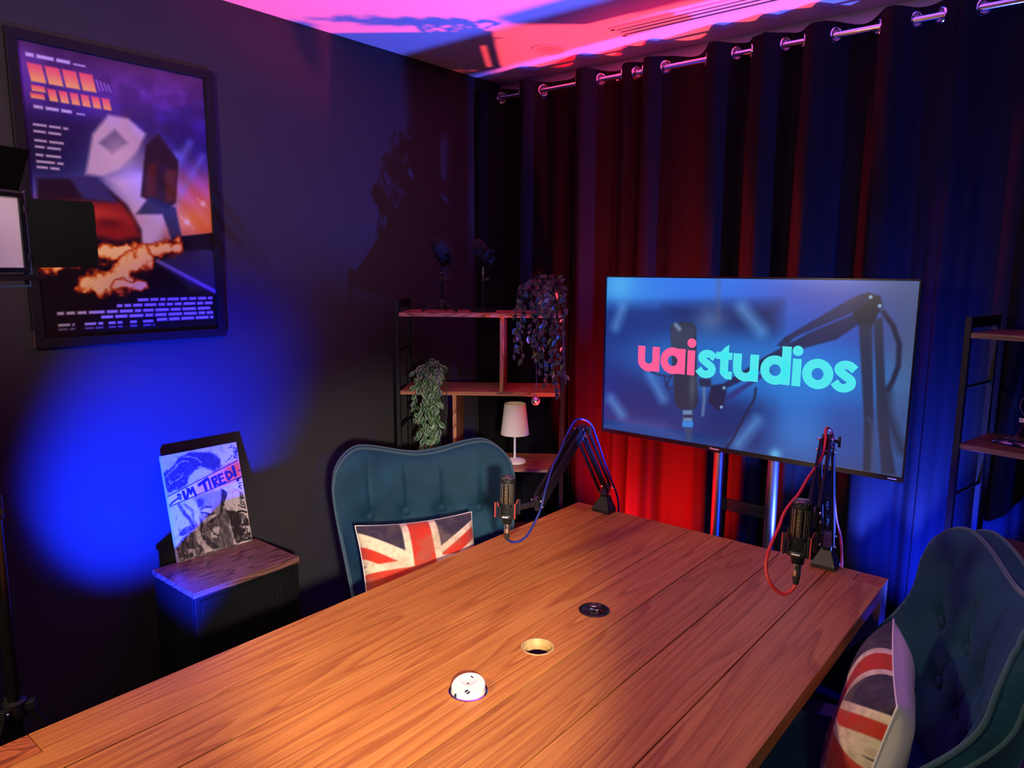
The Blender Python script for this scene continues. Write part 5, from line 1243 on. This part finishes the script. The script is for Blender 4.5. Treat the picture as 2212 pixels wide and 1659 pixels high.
def bauble():
    p = sloc(0.645, -0.042, 1.128)
    t = thing('glass_bauble', 'small mirrored bauble hanging on a thread below the dark plant', 'ornament', p)
    obj('ball', MB().sphere((0, 0, 0), 0.0205, 18, 12), 'bauble_glass', t, 10)
    obj('cap', MB().lathe([(0.006,0.0195),(0.006,0.026),(0.002,0.028)], 14), 'chrome', t)
    obj('thread', MB().tube([(0,0,0.027),(0.002,0.001,0.10),(0.0,0.0,0.20),(0.0,0.002,0.262)], 0.0007, 5), 'steel', t)
mat('bauble_glass', (0.85, 0.62, 0.62, 1), 0.18, 0.85)
bauble()
def table_lamp():
    t = thing('table_lamp', 'white cordless table lamp with a tapered shade on the low board', 'lamp', sloc(0.545, 0.105, ZB[2]+0.0003), SA)
    obj('base', MB().lathe([(0.050,0.0),(0.054,0.004),(0.052,0.013),(0.040,0.020),(0.010,0.024),(0.006,0.026)], 40), 'lamp_white', t, 40)
    obj('stem', MB().tube([(0,0,0.0255),(0,0,0.262)], 0.0055, 16), 'lamp_white', t)
    obj('shade', MB().lathe([(0.0665,0.140),(0.0675,0.1395),(0.0675,0.142),(0.0505,0.287),(0.0495,0.288),(0.0480,0.287),(0.0655,0.141),(0.0665,0.140)], 48, close=False), 'lamp_white', t, 40)
    obj('shade_top', MB().lathe([(0.0,0.263),(0.0505,0.263)], 40, close=False), 'lamp_white', t, 40)
table_lamp()
def red_tin():
    t = thing('red_box', 'small red patterned box under the hanging green plant', 'box', sloc(0.128, 0.085, ZB[2]+0.0003), SA+0.15)
    obj('carton', MB().box(-0.03, 0.03, -0.022, 0.022, 0, 0.072), 'red_card', t, 0, 0.002); obj('lid', MB().box(-0.0315, 0.0315, -0.0235, 0.0235, 0.0725, 0.086), 'red_card', t, 0, 0.002)
noise_col(MATS['red_card'], (0.30,0.012,0.015,1), (0.42,0.06,0.05,1), (160,160,160), 0.5, 0.6)
red_tin()

# things on the right shelf
mat('clear_acrylic', (1, 1, 1, 1), 0.03, trans=1.0)
def white_carton():
    t = thing('white_carton', 'white box on the top board of the right shelf, cut by the frame', 'box', rloc(0.222, 0.055, RZB[4]+0.0003), RA)
    obj('carton', MB().box(-0.055, 0.055, -0.035, 0.035, 0, 0.062), 'white_paint', t, 0, 0.002); obj('flap', MB().box(-0.055, 0.055, -0.035, 0.035, 0.0622, 0.0634), 'white_paint', t, 0)
white_carton()
def award():
    t = thing('acrylic_award', 'clear acrylic plaque with a red striped emblem and white lettering, right shelf', 'award', rloc(0.185, 0.115, RZB[3]+0.0003), RA-0.10)
    obj('foot', MB().box(-0.10, 0.07, -0.032, 0.032, 0, 0.014), 'clear_acrylic', t, 0, 0.003)
    pl = MB(); pts = [(-0.050,0.0145),(0.075,0.0145),(0.075,0.21),(0.03,0.225),(-0.010,0.190),(-0.058,0.12)]
    pl.add([(x,-0.003,z) for x,z in pts]+[(x,0.003,z) for x,z in pts], [tuple(range(6)), tuple(range(11,5,-1))]+[(i,6+i,6+(i+1)%6,(i+1)%6) for i in range(6)])
    p_ = obj('plaque', pl, 'clear_acrylic', t, 0)
    def flat(nm, mb, m): mb.v = [(a*0.9, b, c+0.033) for a, b, c in mb.v]; o = obj(nm, mb, m, p_, 0); return o
    Y = -0.0034
    def pg(pts): return MB().add([(x, Y, z) for x, z in pts], [tuple(range(len(pts)))])
    dome = [(-0.034+0.0, 0.098)] + [(0.002+0.036*math.cos(math.radians(180-a)), 0.098+0.036*math.sin(math.radians(180-a))) for a in range(10, 171, 10)] + [(0.038, 0.098), (0.026, 0.074), (-0.022, 0.074)]
    flat('emblem_ground', pg(dome), 'dark_slot')
    Y = -0.0037
    for k in range(4):
        c0 = -0.030 + k*0.018
        flat('emblem_stripe', pg([(c0, 0.096), (c0+0.011, 0.096), (0.002+(c0+0.009)*0.55, 0.126), (0.002+(c0+0.001)*0.55, 0.126)]), 'emblem_red')
    flat('emblem_crest', MB().add([(x, Y, z) for x, z in [(-0.010,0.130),(0.014,0.130),(0.010,0.141),(0.002,0.147),(-0.006,0.141)]], [(0,1,2,3,4)]), 'emblem_red')
    flat('emblem_base', pg([(-0.034,0.060),(-0.020,0.066),(0.024,0.066),(0.038,0.060),(0.024,0.055),(-0.020,0.055)]), 'dark_slot'); flat('emblem_base', pg([(-0.014,0.0665),(0.018,0.0665),(0.014,0.0735),(-0.010,0.0735)]), 'dark_slot')
    rg_ = MB().torus((0.002, Y, 0.134), 0.043, 0.0007, (0,1,0), 48, 5); o = obj('emblem_ring', rg_, 'emblem_pink', p_, 60)
    text_mesh('lettering', 'SMART', 0.019, (-0.040, Y-0.0003, 0.078), p_, 'emblem_white', 'LEFT', 0.0006)
mat('emblem_red', srgb(214,72,56), 0.4); mat('emblem_pink', srgb(150,96,170), 0.4); mat('emblem_white', srgb(225,215,235), 0.4)
award()
